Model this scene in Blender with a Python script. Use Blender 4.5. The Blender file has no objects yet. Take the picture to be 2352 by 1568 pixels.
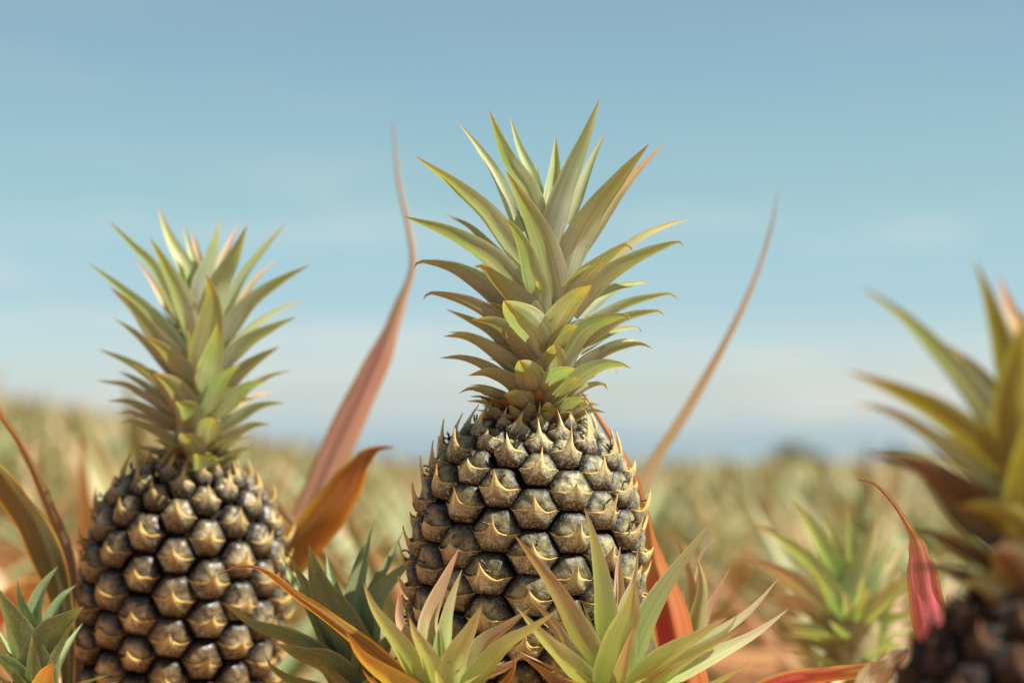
import bpy, math, random
from mathutils import Vector, Matrix, noise
random.seed(7)
R = math.radians
scene = bpy.context.scene
COL = scene.collection
W0, H0 = 2352.0, 1568.0            # size of the viewing grid the photograph was measured on
LENS, SENS = 80.0, 36.0
CAMZ = 0.58
FOCUS = 1.185
HORIZON = 1025.0
KX = SENS / LENS / W0               # metres per grid pixel at one metre
TILT = math.atan((HORIZON - H0 / 2) * KX)
# ------------------------------------------------------------------ camera
cam = bpy.data.cameras.new('camera'); cam.lens = LENS; cam.sensor_width = SENS
cam.clip_start = 0.05; cam.clip_end = 60000
cam.dof.use_dof = True; cam.dof.focus_distance = FOCUS; cam.dof.aperture_fstop = 5.5
camo = bpy.data.objects.new('camera', cam); COL.objects.link(camo)
camo.location = (0, 0, CAMZ); camo.rotation_euler = (math.pi / 2 + TILT, 0, 0)
scene.camera = camo
FWD = Vector((0, math.cos(TILT), math.sin(TILT))); UPV = Vector((0, -math.sin(TILT), math.cos(TILT)))
def P(px, py, d):
    """point seen at grid pixel (px,py), d metres along the view axis"""
    return Vector((0, 0, CAMZ)) + FWD * d + Vector((1, 0, 0)) * ((px - W0 / 2) * KX * d) + UPV * ((H0 / 2 - py) * KX * d)
def lin(r, g, b):
    f = lambda c: (c / 255 / 12.92) if c / 255 <= 0.04045 else ((c / 255 + 0.055) / 1.055) ** 2.4
    return (f(r), f(g), f(b), 1)
# ------------------------------------------------------------------ object helpers
def tag(o, label=None, cat=None, group=None, kind=None):
    if label: o['label'] = label
    if cat: o['category'] = cat
    if group: o['group'] = group
    if kind: o['kind'] = kind
    return o
def empty(name, loc, label, cat, group=None):
    o = bpy.data.objects.new(name, None); COL.objects.link(o); o.location = loc; o.empty_display_size = 0.02
    return tag(o, label, cat, group)
class MB:
    def __init__(s): s.v = []; s.f = []; s.uv = []; s.rnd = []
    def grid(s, rows, uvrows, rnd=0.5, close=False):
        b = len(s.v); nr, nc = len(rows), len(rows[0])
        for r, ur in zip(rows, uvrows):
            s.v.extend(r); s.uv.extend(ur); s.rnd.extend([rnd] * len(r))
        for i in range(nr - 1):
            for j in range(nc - 1 + (1 if close else 0)):
                j2 = (j + 1) % nc
                s.f.append((b + i * nc + j, b + i * nc + j2, b + (i + 1) * nc + j2, b + (i + 1) * nc + j))
    def build(s, name, mat, parent=None, origin=None):
        me = bpy.data.meshes.new(name)
        org = origin if origin is not None else (parent_loc(parent) if parent else Vector((0, 0, 0)))
        me.from_pydata([tuple(v - org) for v in s.v], [], s.f)
        uvl = me.uv_layers.new(name='UVMap')
        idx = [0] * len(me.loops); me.loops.foreach_get('vertex_index', idx)
        flat = []
        for i in idx: flat.extend(s.uv[i])
        uvl.data.foreach_set('uv', flat)
        a = me.attributes.new('rnd', 'FLOAT', 'POINT'); a.data.foreach_set('value', s.rnd)
        me.polygons.foreach_set('use_smooth', [True] * len(me.polygons))
        me.materials.append(mat); me.update()
        o = bpy.data.objects.new(name, me); COL.objects.link(o)
        if parent: o.parent = parent
        elif origin is not None: o.location = origin
        return o
def parent_loc(p):
    l = Vector((0, 0, 0))
    while p: l = l + p.location; p = p.parent
    return l
# ------------------------------------------------------------------ node helpers
class NT:
    def __init__(s, tree): s.t = tree; tree.nodes.clear()
    def n(s, typ, ins=None, **kw):
        nd = s.t.nodes.new(typ)
        for k, v in kw.items(): setattr(nd, k, v)
        for k, v in (ins or {}).items():
            if hasattr(v, 'is_output'): s.t.links.new(v, nd.inputs[k])
            else: nd.inputs[k].default_value = v
        return nd
    def m(s, op, a, b=0.0, c=0.0):
        return s.n('ShaderNodeMath', {0: a, 1: b, 2: c}, operation=op).outputs[0]
    def ss(s, x, lo, hi, a=0.0, b=1.0):
        return s.n('ShaderNodeMapRange', {0: x, 1: lo, 2: hi, 3: a, 4: b}, interpolation_type='SMOOTHSTEP').outputs[0]
    def mix(s, f, a, b, mode='MIX'):
        nd = s.n('ShaderNodeMix', None, data_type='RGBA', blend_type=mode)
        for i, v in ((0, f), (6, a), (7, b)):
            if hasattr(v, 'is_output'): s.t.links.new(v, nd.inputs[i])
            else: nd.inputs[i].default_value = v
        return nd.outputs[2]
    def ramp(s, x, stops):
        nd = s.n('ShaderNodeValToRGB', {0: x}); cr = nd.color_ramp
        while len(cr.elements) < len(stops): cr.elements.new(0.5)
        for e, (p, c) in zip(cr.elements, stops): e.position = p; e.color = c
        return nd.outputs[0]
    def noise(s, vec, scale, detail=3.0, rough=0.55):
        return s.n('ShaderNodeTexNoise', {'Vector': vec, 'Scale': scale, 'Detail': detail, 'Roughness': rough}).outputs[0]
def new_mat(name):
    m = bpy.data.materials.new(name); m.use_nodes = True
    return m, NT(m.node_tree)
def leaf_mat(name, outer, inner, edge, edge_w=0.16, trans=0.3, rough=0.5, fibre=0.35, speck=0.25, objrand=True, spec=0.35, hue=0.03, val=0.25, half=None, ttint=(0.96, 1.06, 0.5, 1)):
    """outer / inner: colour stops from leaf base (0) to tip (1) on the underside and the upper side"""
    m, g = new_mat(name)
    uv = g.n('ShaderNodeUVMap', uv_map='UVMap').outputs[0]
    sx = g.n('ShaderNodeSeparateXYZ', {0: uv}); u, v = sx.outputs[0], sx.outputs[1]
    geo = g.n('ShaderNodeNewGeometry')
    if objrand: rnd = g.n('ShaderNodeObjectInfo').outputs['Random']
    else: rnd = g.n('ShaderNodeAttribute', attribute_name='rnd').outputs['Fac']
    off = g.n('ShaderNodeCombineXYZ', {0: g.m('MULTIPLY', rnd, 37.0), 1: g.m('MULTIPLY', rnd, 91.0), 2: 0.0}).outputs[0]
    puv = g.n('ShaderNodeVectorMath', {0: uv, 1: off}, operation='ADD').outputs[0]
    st = g.n('ShaderNodeMapping', {'Vector': puv, 'Scale': (60, 1.2, 1)}).outputs[0]
    fib = g.noise(st, 1.0, 4.0, 0.6)
    st2 = g.n('ShaderNodeMapping', {'Vector': puv, 'Scale': (2.2, 4.0, 1)}).outputs[0]
    blot = g.noise(st2, 1.0, 3.0)
    pos = g.n('ShaderNodeTexCoord').outputs['Object']
    sp = g.noise(pos, 900.0, 2.0, 0.7)
    vv = g.m('ADD', v, g.m('MULTIPLY', g.m('SUBTRACT', blot, 0.5), 0.14))
    co = g.ramp(vv, outer); ci = g.ramp(vv, inner)
    col = g.mix(geo.outputs['Backfacing'], ci, co)
    ed = g.m('ABSOLUTE', g.m('SUBTRACT', g.m('MULTIPLY', u, 2.0), 1.0))
    ed = g.m('ADD', ed, g.m('MULTIPLY', g.m('SUBTRACT', blot, 0.5), 0.25))
    ef = g.ss(ed, 1.0 - edge_w * 1.8, 1.0)
    col = g.mix(g.m('MULTIPLY', ef, 0.8), col, edge)  # margin tint; on crown leaves it also carries the rim highlight
    fb = g.ss(fib, 0.3, 0.72, 1.0 - fibre * 0.5, 1.0 + fibre * 0.3)
    col = g.mix(1.0, col, g.n('ShaderNodeCombineColor', {0: fb, 1: fb, 2: fb}).outputs[0], 'MULTIPLY')
    col = g.mix(g.m('MULTIPLY', g.ss(sp, 0.52, 0.72), speck), col, (0.62, 0.6, 0.5, 1))
    if half: col = g.mix(g.m('MULTIPLY', g.ss(g.m('ADD', u, g.m('MULTIPLY', g.m('SUBTRACT', fib, 0.5), 0.5)), 0.42, 0.6, 1.0, 0.0), 0.85), col, half)
    sk = g.ss(g.noise(g.n('ShaderNodeMapping', {'Vector': puv, 'Scale': (11, 0.9, 1)}).outputs[0], 1.0, 3.0), 0.35, 0.65, 1.0 - fibre * 0.45, 1.0 + fibre * 0.2)
    col = g.mix(1.0, col, g.n('ShaderNodeCombineColor', {0: sk, 1: sk, 2: sk}).outputs[0], 'MULTIPLY')
    # a few dry brown nicks
    br = g.ss(g.noise(g.n('ShaderNodeMapping', {'Vector': puv, 'Scale': (5, 14, 1)}).outputs[0], 1.0, 2.0), 0.69, 0.76)
    col = g.mix(g.m('MULTIPLY', br, 0.55), col, lin(120, 84, 50))
    hs = g.n('ShaderNodeHueSaturation', {'Hue': g.m('ADD', 0.5 - hue * 0.25, g.m('MULTIPLY', rnd, hue)),
        'Value': g.m('ADD', 1 - val / 2, g.m('MULTIPLY', g.m('FRACT', g.m('MULTIPLY', rnd, 7.13)), val)), 'Saturation': 1.0, 'Fac': 1.0, 'Color': col}).outputs[0]
    bump = g.n('ShaderNodeBump', {'Height': fib, 'Strength': 0.25, 'Distance': 0.0006}).outputs[0]
    bs = g.n('ShaderNodeBsdfPrincipled', {'Base Color': hs, 'Roughness': rough, 'Specular IOR Level': spec, 'Normal': bump})
    tc = g.mix(1.0, hs, ttint, 'MULTIPLY')
    tr = g.n('ShaderNodeBsdfTranslucent', {'Color': tc})
    mx = g.n('ShaderNodeMixShader', {0: trans, 1: bs.outputs[0], 2: tr.outputs[0]})
    g.n('ShaderNodeOutputMaterial', {0: mx.outputs[0]})
    return m
GL = lin(168, 170, 142)
M = {}
M['crown'] = leaf_mat('crown_leaf_skin',
    [(0.0, lin(190, 182, 160)), (0.3, lin(184, 188, 160)), (0.62, lin(164, 182, 130)), (0.9, lin(180, 186, 108)), (1.0, lin(204, 154, 88))],
    [(0.0, lin(206, 202, 172)), (0.4, lin(184, 190, 142)), (0.8, lin(178, 180, 108)), (0.98, lin(206, 160, 98))],
    lin(214, 208, 150), 0.08, 0.3, 0.5, 0.4, 0.4, ttint=(0.86, 1.08, 0.5, 1))
M['crown_low'] = leaf_mat('crown_lower_leaf_skin',
    [(0.0, lin(166, 146, 126)), (0.4, lin(168, 164, 138)), (0.74, lin(166, 172, 114)), (0.95, lin(200, 174, 88)), (1.0, lin(200, 112, 70))],
    [(0.0, lin(200, 190, 160)), (0.5, lin(184, 180, 134)), (0.88, lin(200, 170, 96)), (0.98, lin(206, 128, 84))],
    lin(210, 184, 116), 0.09, 0.28, 0.52, 0.4, 0.45, ttint=(0.9, 1.06, 0.5, 1))
M['crown_dull'] = leaf_mat('crown_dull_leaf_skin',
    [(0.0, lin(150, 134, 116)), (0.4, lin(154, 152, 128)), (0.72, lin(150, 158, 112)), (0.96, lin(180, 158, 88)), (1.0, lin(206, 140, 96))],
    [(0.0, lin(196, 190, 166)), (0.5, lin(176, 180, 140)), (0.85, lin(192, 178, 110)), (0.98, lin(214, 150, 110))],
    lin(196, 170, 100), 0.09, 0.24, 0.5, 0.22, 0.3)  # duller, darker tones of the crown leaf
M['crown_pink'] = leaf_mat('crown_pink_leaf_skin',
    [(0.0, lin(190, 184, 150)), (0.5, lin(190, 176, 124)), (0.95, lin(206, 160, 116))],
    [(0.0, lin(190, 188, 150)), (0.5, lin(190, 172, 130)), (0.95, lin(206, 150, 112))], lin(220, 170, 120), 0.15, 0.35)
M['slip'] = leaf_mat('slip_leaf_skin',
    [(0.0, lin(168, 188, 92)), (0.35, lin(174, 188, 112)), (0.65, lin(186, 190, 132)), (0.94, lin(196, 180, 130)), (1.0, lin(200, 156, 112))],
    [(0.0, lin(180, 198, 100)), (0.3, lin(190, 198, 130)), (0.6, lin(200, 196, 148)), (0.95, lin(210, 180, 148))],
    lin(226, 212, 164), 0.09, 0.3, 0.42, 0.2, 0.3, hue=0.02)
M['slip_brown'] = leaf_mat('slip_blush_leaf_skin',
    [(0.0, lin(166, 184, 96)), (0.25, lin(180, 172, 112)), (0.6, lin(184, 152, 118)), (0.95, lin(186, 138, 108))],
    [(0.0, lin(190, 196, 100)), (0.3, lin(196, 176, 120)), (0.6, lin(198, 156, 124)), (0.95, lin(200, 140, 112))],
    lin(226, 206, 160), 0.12, 0.28, 0.42, 0.2, 0.3, hue=0.02)
M['slip_orange'] = leaf_mat('slip_orange_leaf_skin',
    [(0.0, lin(170, 160, 76)), (0.4, lin(196, 154, 78)), (0.8, lin(208, 132, 70)), (0.98, lin(170, 96, 60))],
    [(0.0, lin(180, 176, 80)), (0.4, lin(208, 166, 92)), (0.8, lin(216, 146, 90))],
    lin(226, 170, 74), 0.2, 0.3, 0.45, 0.25, 0.15)
M['slip_blue'] = leaf_mat('slip_blue_green_leaf_skin',
    [(0.0, lin(136, 140, 96)), (0.35, lin(122, 134, 92)), (0.8, lin(112, 128, 84)), (0.98, lin(166, 170, 112))],
    [(0.0, lin(160, 166, 120)), (0.4, lin(154, 164, 118)), (0.8, lin(148, 160, 106))],
    lin(170, 176, 116), 0.1, 0.24, 0.45, 0.2, 0.3)
M['red'] = leaf_mat('red_dying_leaf_skin',
    [(0.0, lin(186, 146, 100)), (0.3, lin(216, 164, 142)), (0.6, lin(222, 154, 144)), (0.7, lin(222, 186, 154)), (1, lin(196, 170, 146))],
    [(0.0, lin(186, 150, 106)), (0.3, lin(216, 160, 140)), (0.6, lin(224, 152, 142)), (0.7, lin(222, 186, 156)), (1, lin(200, 174, 150))],
    lin(222, 170, 100), 0.2, 0.3, 0.42, 0.5, 0.1, ttint=(1.0, 0.98, 0.86, 1))
M['crimson'] = leaf_mat('crimson_dying_leaf_skin',
    [(0.0, lin(206, 72, 70)), (0.4, lin(214, 78, 82)), (0.62, lin(222, 118, 80)), (0.75, lin(206, 146, 84)), (1, lin(176, 118, 76))],
    [(0.0, lin(214, 82, 80)), (0.4, lin(226, 92, 98)), (0.62, lin(226, 130, 90)), (0.75, lin(210, 150, 90))],
    lin(224, 164, 70), 0.26, 0.22, 0.3, 0.4, 0.12, ttint=(1.0, 0.98, 0.86, 1))
M['crimson_orange'] = leaf_mat('crimson_orange_leaf_skin',
    [(0.0, lin(214, 96, 90)), (0.3, lin(212, 82, 84)), (0.42, lin(214, 120, 80)), (0.5, lin(222, 164, 96)), (0.75, lin(222, 180, 120)), (1, lin(190, 140, 96))],
    [(0.0, lin(224, 120, 110)), (0.3, lin(222, 100, 100)), (0.42, lin(220, 130, 90)), (0.5, lin(224, 168, 100)), (0.75, lin(224, 184, 124))],
    lin(226, 150, 66), 0.16, 0.28, 0.25, 0.4, 0.12, spec=0.5, ttint=(1.0, 0.98, 0.86, 1), half=lin(206, 134, 72))
M['pink'] = leaf_mat('pink_glossy_leaf_skin',
    [(0.0, lin(212, 96, 100)), (0.4, lin(220, 112, 122)), (0.6, lin(220, 132, 124)), (0.7, lin(216, 160, 92)), (0.8, lin(196, 132, 80)), (1, lin(166, 112, 76))],
    [(0.0, lin(216, 104, 108)), (0.4, lin(226, 128, 136)), (0.6, lin(224, 144, 132)), (0.7, lin(220, 164, 100)), (1, lin(170, 116, 80))],
    lin(226, 170, 80), 0.2, 0.25, 0.22, 0.6, 0.2, spec=0.7, ttint=(1.0, 0.98, 0.86, 1))
M['tan'] = leaf_mat('dry_tan_leaf_skin',
    [(0.0, lin(210, 196, 152)), (0.5, lin(208, 190, 146)), (0.85, lin(192, 168, 132)), (1, lin(130, 122, 116))],
    [(0.0, lin(216, 200, 156)), (0.5, lin(214, 194, 150)), (0.85, lin(196, 172, 136)), (1, lin(130, 122, 116))], lin(214, 186, 130), 0.12, 0.25, 0.5, 0.5, 0.15, ttint=(1.0, 0.98, 0.86, 1))
M['rust'] = leaf_mat('rust_brown_leaf_skin',
    [(0.0, lin(136, 104, 52)), (0.5, lin(154, 108, 48)), (0.8, lin(180, 100, 42)), (1, lin(110, 64, 40))],
    [(0.0, lin(150, 112, 56)), (0.5, lin(168, 118, 54)), (0.9, lin(176, 92, 42))], lin(236, 166, 40), 0.22, 0.3, 0.5, 0.5, 0.12, ttint=(1.0, 0.95, 0.6, 1))
M['olive'] = leaf_mat('olive_leaf_skin',
    [(0.0, lin(60, 58, 36)), (0.5, lin(78, 76, 42)), (1, lin(130, 100, 46))],
    [(0.0, lin(70, 60, 38)), (0.5, lin(88, 76, 42)), (1, lin(140, 104, 46))], lin(214, 160, 46), 0.12, 0.12, 0.5, 0.3, 0.08, ttint=(1.0, 0.98, 0.86, 1))
M['brown'] = leaf_mat('brown_withered_leaf_skin',
    [(0.0, lin(84, 64, 52)), (0.45, lin(112, 90, 74)), (0.65, lin(150, 110, 66)), (1, lin(180, 126, 60))],
    [(0.0, lin(100, 70, 50)), (0.5, lin(130, 96, 70)), (1, lin(160, 110, 70))], lin(170, 126, 84), 0.2, 0.12, 0.55, 0.4, 0.15, ttint=(1.0, 0.98, 0.86, 1))
# field plants: colour runs through green, straw and pink by each leaf's own number
def field_mat(name, stops, trans=0.16):
    m, g = new_mat(name)
    rnd = g.n('ShaderNodeAttribute', attribute_name='rnd').outputs['Fac']
    oi = g.n('ShaderNodeObjectInfo').outputs['Random']
    uv = g.n('ShaderNodeUVMap', uv_map='UVMap').outputs[0]
    v = g.n('ShaderNodeSeparateXYZ', {0: uv}).outputs[1]
    x = g.m('FRACT', g.m('ADD', g.m('MULTIPLY', rnd, 0.45), oi))
    col = g.ramp(x, stops)
    col = g.mix(g.m('MULTIPLY', g.ss(v, 0.5, 1.0), 0.3), col, lin(214, 176, 118))
    geo = g.n('ShaderNodeNewGeometry')
    col = g.mix(g.m('MULTIPLY_ADD', geo.outputs['Backfacing'], -0.22, 0.22), col, lin(196, 196, 156))
    bs = g.n('ShaderNodeBsdfPrincipled', {'Base Color': col, 'Roughness': 0.5, 'Specular IOR Level': 0.3})
    tr = g.n('ShaderNodeBsdfTranslucent', {'Color': col})
    mx = g.n('ShaderNodeMixShader', {0: trans, 1: bs.outputs[0], 2: tr.outputs[0]})
    g.n('ShaderNodeOutputMaterial', {0: mx.outputs[0]})
    return m
M['field'] = field_mat('field_leaf_skin', [(0.0, lin(72, 86, 42)), (0.18, lin(106, 124, 66)), (0.36, lin(158, 174, 118)), (0.5, lin(88, 98, 48)), (0.64, lin(150, 152, 90)), (0.76, lin(184, 138, 84)), (0.86, lin(196, 146, 106)), (1.0, lin(72, 86, 44))])
# ------------------------------------------------------------------ leaves
def crom(pts, n):
    """Catmull-Rom through pts, n samples evenly spaced by length"""
    q = [pts[0] * 2 - pts[1]] + list(pts) + [pts[-1] * 2 - pts[-2]]
    out = []
    for i in range(1, len(q) - 2):
        a, b, c, d = q[i - 1], q[i], q[i + 1], q[i + 2]
        for k in range(16):
            t = k / 16
            out.append(0.5 * ((2 * b) + (c - a) * t + (2 * a - 5 * b + 4 * c - d) * t * t + (3 * b - 3 * c + d - a) * t ** 3))
    out.append(pts[-1].copy())
    L = [0]
    for i in range(1, len(out)): L.append(L[-1] + (out[i] - out[i - 1]).length)
    res = []; j = 0
    for k in range(n):
        s = L[-1] * k / (n - 1)
        while j < len(L) - 2 and L[j + 1] < s: j += 1
        f = (s - L[j]) / max(1e-9, L[j + 1] - L[j])
        res.append(out[j].lerp(out[j + 1], min(1, f)))
    return res
def prof(kind, t):
    if kind == 'crown': return (1 - t ** 1.75) * (0.72 + 0.28 * min(1, t / 0.25))
    if kind == 'blunt': return max(0.0, 1 - t ** 2.5) * (0.8 + 0.2 * min(1, t / 0.3))
    if kind == 'slip': return (1 - t ** 1.6) * (0.8 + 0.2 * min(1, t / 0.2))
    if isinstance(kind, list):
        for (a, wa), (b, wb) in zip(kind, kind[1:]):
            if t <= b: 
                f = (t - a) / (b - a); f = f * f * (3 - 2 * f)
                return wa + (wb - wa) * f
        return kind[-1][1]
def ribbon(mb, pts, width, rad, kind, chan, fold, nacr, k, dep, rnd, wob=0.0):
    """pts: 3D centre line base->tip; width (m); rad: outward horizontal direction"""
    n = len(pts); rows = []; uvs = []
    VIEW = FWD
    Sprev = None
    seed = random.random() * 100
    for i, p in enumerate(pts):
        t = i / (n - 1)
        T = (pts[min(n - 1, i + 1)] - pts[max(0, i - 1)]).normalized()
        up = Vector((0, 0, 1))
        Sh = rad.cross(up); Sh = (Sh - T * Sh.dot(T)).normalized()
        if T.cross(Sh).dot(rad - 0.5 * up) < 0: Sh = -Sh
        S = Sh; boost = 1.0
        if k > 0:
            Pp = T.cross(VIEW)
            if Pp.length > 1e-4:
                Pp.normalize()
                na = T.cross(Pp)
                if (na.dot(-VIEW) > 0) != (dep <= 0): Pp = -Pp
                S = Sh * (1 - k) + Pp * k
                S = (S - T * S.dot(T))
                if S.length < 0.05: S = Pp.copy()
                S.normalize()
                boost = 1 / max(0.55, abs(S.dot(Pp)))
        if Sprev is not None and S.dot(Sprev) < -0.2: S = -S
        if Sprev is not None: S = (S * 0.6 + Sprev * 0.4); S = (S - T * S.dot(T)).normalized()
        Sprev = S
        na = T.cross(S)
        w = max(0.0, prof(kind, t)) * width * boost * 0.5
        if i == n - 1: w = min(w, width * 0.004) if not isinstance(kind, list) else w
        row = []; ur = []
        for j in range(nacr + 1):
            u = -1 + 2 * j / nacr
            wv = 0.0
            if wob: wv = wob * w * noise.noise(Vector((seed, t * 5, u * 0.8)))
            if isinstance(kind, list): wv += w * 0.045 * math.sin(u * 7.0 + 1.3 * noise.noise(Vector((seed, t * 6, 3.0))) * 3)
            q = p + S * (u * w) - na * (chan * w * (abs(u) ** fold) + wv)
            row.append(q); ur.append((j / nacr, t))
        rows.append(row); uvs.append(ur)
    mb.grid(rows, uvs, rnd)
def traced_leaf(name, parent, pts, d0, db, dt, w, mat, kind='crown', chan=0.5, fold=1.7, k=0.55, nseg=20, conv=None, nacr=8, wob=0.12, dpow=1.3):
    """pts: tip first, then towards the base, in the coordinates of a crop; db / dt: depth of base / tip relative to d0, in grid pixels (negative = nearer)"""
    px = [Vector(conv(*q)).to_3d() if conv else Vector(q).to_3d() for q in reversed(pts)]
    sm = crom(px, nseg); u = KX * d0
    p3 = []
    for i, q in enumerate(sm):
        t = i / (nseg - 1)
        p3.append(P(q.x, q.y, d0 + u * (db + (dt - db) * t ** dpow)))
    dx = (sm[-1].x - sm[0].x) * u; dy = (dt - db) * u
    rad = Vector((dx, dy, 0))
    rad = rad.normalized() if rad.length > 1e-5 else Vector((0, -1, 0))
    mb = MB(); ribbon(mb, p3, w * u, rad, kind, chan, fold, nacr, k, 1 if dt > 45 else -1, random.random(), wob)
    return mb.build(name, mat, parent)
# ------------------------------------------------------------------ fruit
def eye_mat(name, dome_lo, dome_hi, dark, rough=0.42, pale=0.25, speck=0.38):
    m, g = new_mat(name)
    uv = g.n('ShaderNodeUVMap', uv_map='UVMap').outputs[0]
    sx = g.n('ShaderNodeSeparateXYZ', {0: uv}); q, th = sx.outputs[0], sx.outputs[1]
    pos = g.n('ShaderNodeTexCoord').outputs['Object']
    oi = g.n('ShaderNodeObjectInfo').outputs['Random']
    n1 = g.noise(pos, 140.0, 4.0, 0.6); n2 = g.noise(pos, 640.0, 4.0, 0.8); n3 = g.noise(pos, 420.0, 3.0)
    col = g.mix(g.ss(n1, 0.35, 0.65), dome_lo, dome_hi)
    col = g.mix(g.m('MULTIPLY', g.ss(n3, 0.5, 0.7), 0.45), col, lin(104, 66, 50))
    col = g.mix(g.m('MULTIPLY', g.m('MULTIPLY', g.ss(g.m('ADD', q, g.m('MULTIPLY', g.m('SUBTRACT', n3, 0.5), 0.5)), 0.15, 0.6, 1.0, 0.0), g.ss(n1, 0.3, 0.6, 0.4, 1.0)), pale), col, lin(200, 190, 152))  # mealy centre, with the dome's lit highlight put into the colour too
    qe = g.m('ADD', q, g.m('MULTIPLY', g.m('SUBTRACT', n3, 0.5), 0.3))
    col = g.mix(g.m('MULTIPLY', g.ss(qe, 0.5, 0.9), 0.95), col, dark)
    col = g.mix(g.m('MULTIPLY', g.ss(n2, 0.5, 0.66), speck), col, lin(206, 200, 178))
    hs = g.n('ShaderNodeHueSaturation', {'Hue': 0.5, 'Saturation': 1.0, 'Fac': 1.0, 'Value': g.m('ADD', 0.75, g.m('MULTIPLY', oi, 0.5)), 'Color': col}).outputs[0]
    b = g.n('ShaderNodeBump', {'Height': n3, 'Strength': 0.5, 'Distance': 0.0012}).outputs[0]
    b = g.n('ShaderNodeBump', {'Height': n2, 'Strength': 0.25, 'Distance': 0.0004, 'Normal': b}).outputs[0]
    bs = g.n('ShaderNodeBsdfPrincipled', {'Base Color': hs, 'Roughness': rough, 'Specular IOR Level': 0.4, 'Normal': b})
    g.n('ShaderNodeOutputMaterial', {0: bs.outputs[0]})
    return m
def bract_mat(name, body, tip, rim, dark, speck=0.55):
    m, g = new_mat(name)
    uv = g.n('ShaderNodeUVMap', uv_map='UVMap').outputs[0]
    sx = g.n('ShaderNodeSeparateXYZ', {0: uv}); s_, t = sx.outputs[0], sx.outputs[1]
    pos = g.n('ShaderNodeTexCoord').outputs['Object']
    oi = g.n('ShaderNodeObjectInfo').outputs['Random']
    n1 = g.noise(pos, 160.0, 3.0); n2 = g.noise(pos, 620.0, 4.0, 0.8); n3 = g.noise(pos, 380.0, 4.0, 0.65)
    a = g.m('ABSOLUTE', g.m('SUBTRACT', g.m('MULTIPLY', s_, 2.0), 1.0))
    cen = g.ss(g.m('ADD', a, g.m('MULTIPLY', g.m('SUBTRACT', n3, 0.5), 0.2)), 0.02, 0.36, 1.0, 0.0)
    col = g.mix(g.ss(n1, 0.35, 0.65), body, tuple(c * 0.75 for c in body[:3]) + (1,))
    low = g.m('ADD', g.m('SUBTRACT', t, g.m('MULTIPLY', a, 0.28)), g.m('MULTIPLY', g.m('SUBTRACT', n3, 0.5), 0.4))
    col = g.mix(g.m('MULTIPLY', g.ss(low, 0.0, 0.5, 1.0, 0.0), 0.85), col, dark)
    col = g.mix(g.m('MULTIPLY', g.ss(n2, 0.5, 0.62), speck), col, lin(214, 202, 176))
    col = g.mix(g.m('MULTIPLY', g.ss(n2, 0.36, 0.48, 1.0, 0.0), 0.5), col, lin(62, 52, 42))
    tt = g.m('MULTIPLY', g.ss(t, 0.3, 0.9), cen)
    col = g.mix(g.m('MULTIPLY', tt, 0.8), col, tip)
    col = g.mix(g.m('MULTIPLY', g.ss(t, 0.84, 0.95), g.ss(a, 0.02, 0.2, 0.3, 1.0)), col, rim)
    col = g.mix(g.m('MULTIPLY', g.m('MULTIPLY', g.ss(t, 0.9, 1.0), g.ss(a, 0.0, 0.06, 1.0, 0.0)), 0.8), col, lin(150, 84, 50))
    hs = g.n('ShaderNodeHueSaturation', {'Hue': 0.5, 'Saturation': 1.0, 'Fac': 1.0, 'Value': g.m('ADD', 0.82, g.m('MULTIPLY', oi, 0.36)), 'Color': col}).outputs[0]
    b = g.n('ShaderNodeBump', {'Height': n3, 'Strength': 0.6, 'Distance': 0.0012}).outputs[0]
    b = g.n('ShaderNodeBump', {'Height': n2, 'Strength': 0.25, 'Distance': 0.0004, 'Normal': b}).outputs[0]
    bs = g.n('ShaderNodeBsdfPrincipled', {'Base Color': hs, 'Roughness': 0.6, 'Specular IOR Level': 0.3, 'Normal': b})
    tr = g.n('ShaderNodeBsdfTranslucent', {'Color': hs})
    mx = g.n('ShaderNodeMixShader', {0: 0.16, 1: bs.outputs[0], 2: tr.outputs[0]})
    g.n('ShaderNodeOutputMaterial', {0: mx.outputs[0]})
    return m
def plain_mat(name, c1, c2, scale, rough=0.8, spec=0.2):
    m, g = new_mat(name)
    pos = g.n('ShaderNodeTexCoord').outputs['Object']
    n1 = g.noise(pos, scale, 4.0)
    b = g.n('ShaderNodeBump', {'Height': n1, 'Strength': 0.4, 'Distance': 0.002}).outputs[0]
    bs = g.n('ShaderNodeBsdfPrincipled', {'Base Color': g.mix(g.ss(n1, 0.3, 0.7), c1, c2), 'Roughness': rough, 'Specular IOR Level': spec, 'Normal': b})
    g.n('ShaderNodeOutputMaterial', {0: bs.outputs[0]})
    return m
M['core'] = plain_mat('fruit_rind', lin(26, 20, 16), lin(38, 29, 22), 300)
M['stem'] = plain_mat('stem_skin', lin(120, 110, 76), lin(150, 138, 96), 120)
M['eye'] = eye_mat('fruit_eye_skin', lin(80, 78, 50), lin(150, 143, 96), lin(26, 21, 18), 0.5, speck=0.24)
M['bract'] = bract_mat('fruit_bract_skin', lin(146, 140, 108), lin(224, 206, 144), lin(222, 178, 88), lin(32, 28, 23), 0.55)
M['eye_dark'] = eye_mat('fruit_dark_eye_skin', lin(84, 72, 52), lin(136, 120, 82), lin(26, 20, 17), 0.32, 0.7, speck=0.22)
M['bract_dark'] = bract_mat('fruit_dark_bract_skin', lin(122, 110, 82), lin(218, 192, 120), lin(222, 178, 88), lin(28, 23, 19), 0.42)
M['eye_brown_shade'] = eye_mat('fruit_shaded_brown_eye_skin', lin(40, 27, 20), lin(52, 36, 26), lin(20, 14, 12), 0.9, 0.0, 0.04)  # brown eye skin, darkened to hold the crown's shadow
M['bract_brown_shade'] = bract_mat('fruit_shaded_brown_bract_skin', lin(52, 36, 26), lin(120, 80, 40), lin(110, 68, 34), lin(26, 18, 14), 0.05)  # brown bracts, their colour likewise lowered for the crown's shadow
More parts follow.
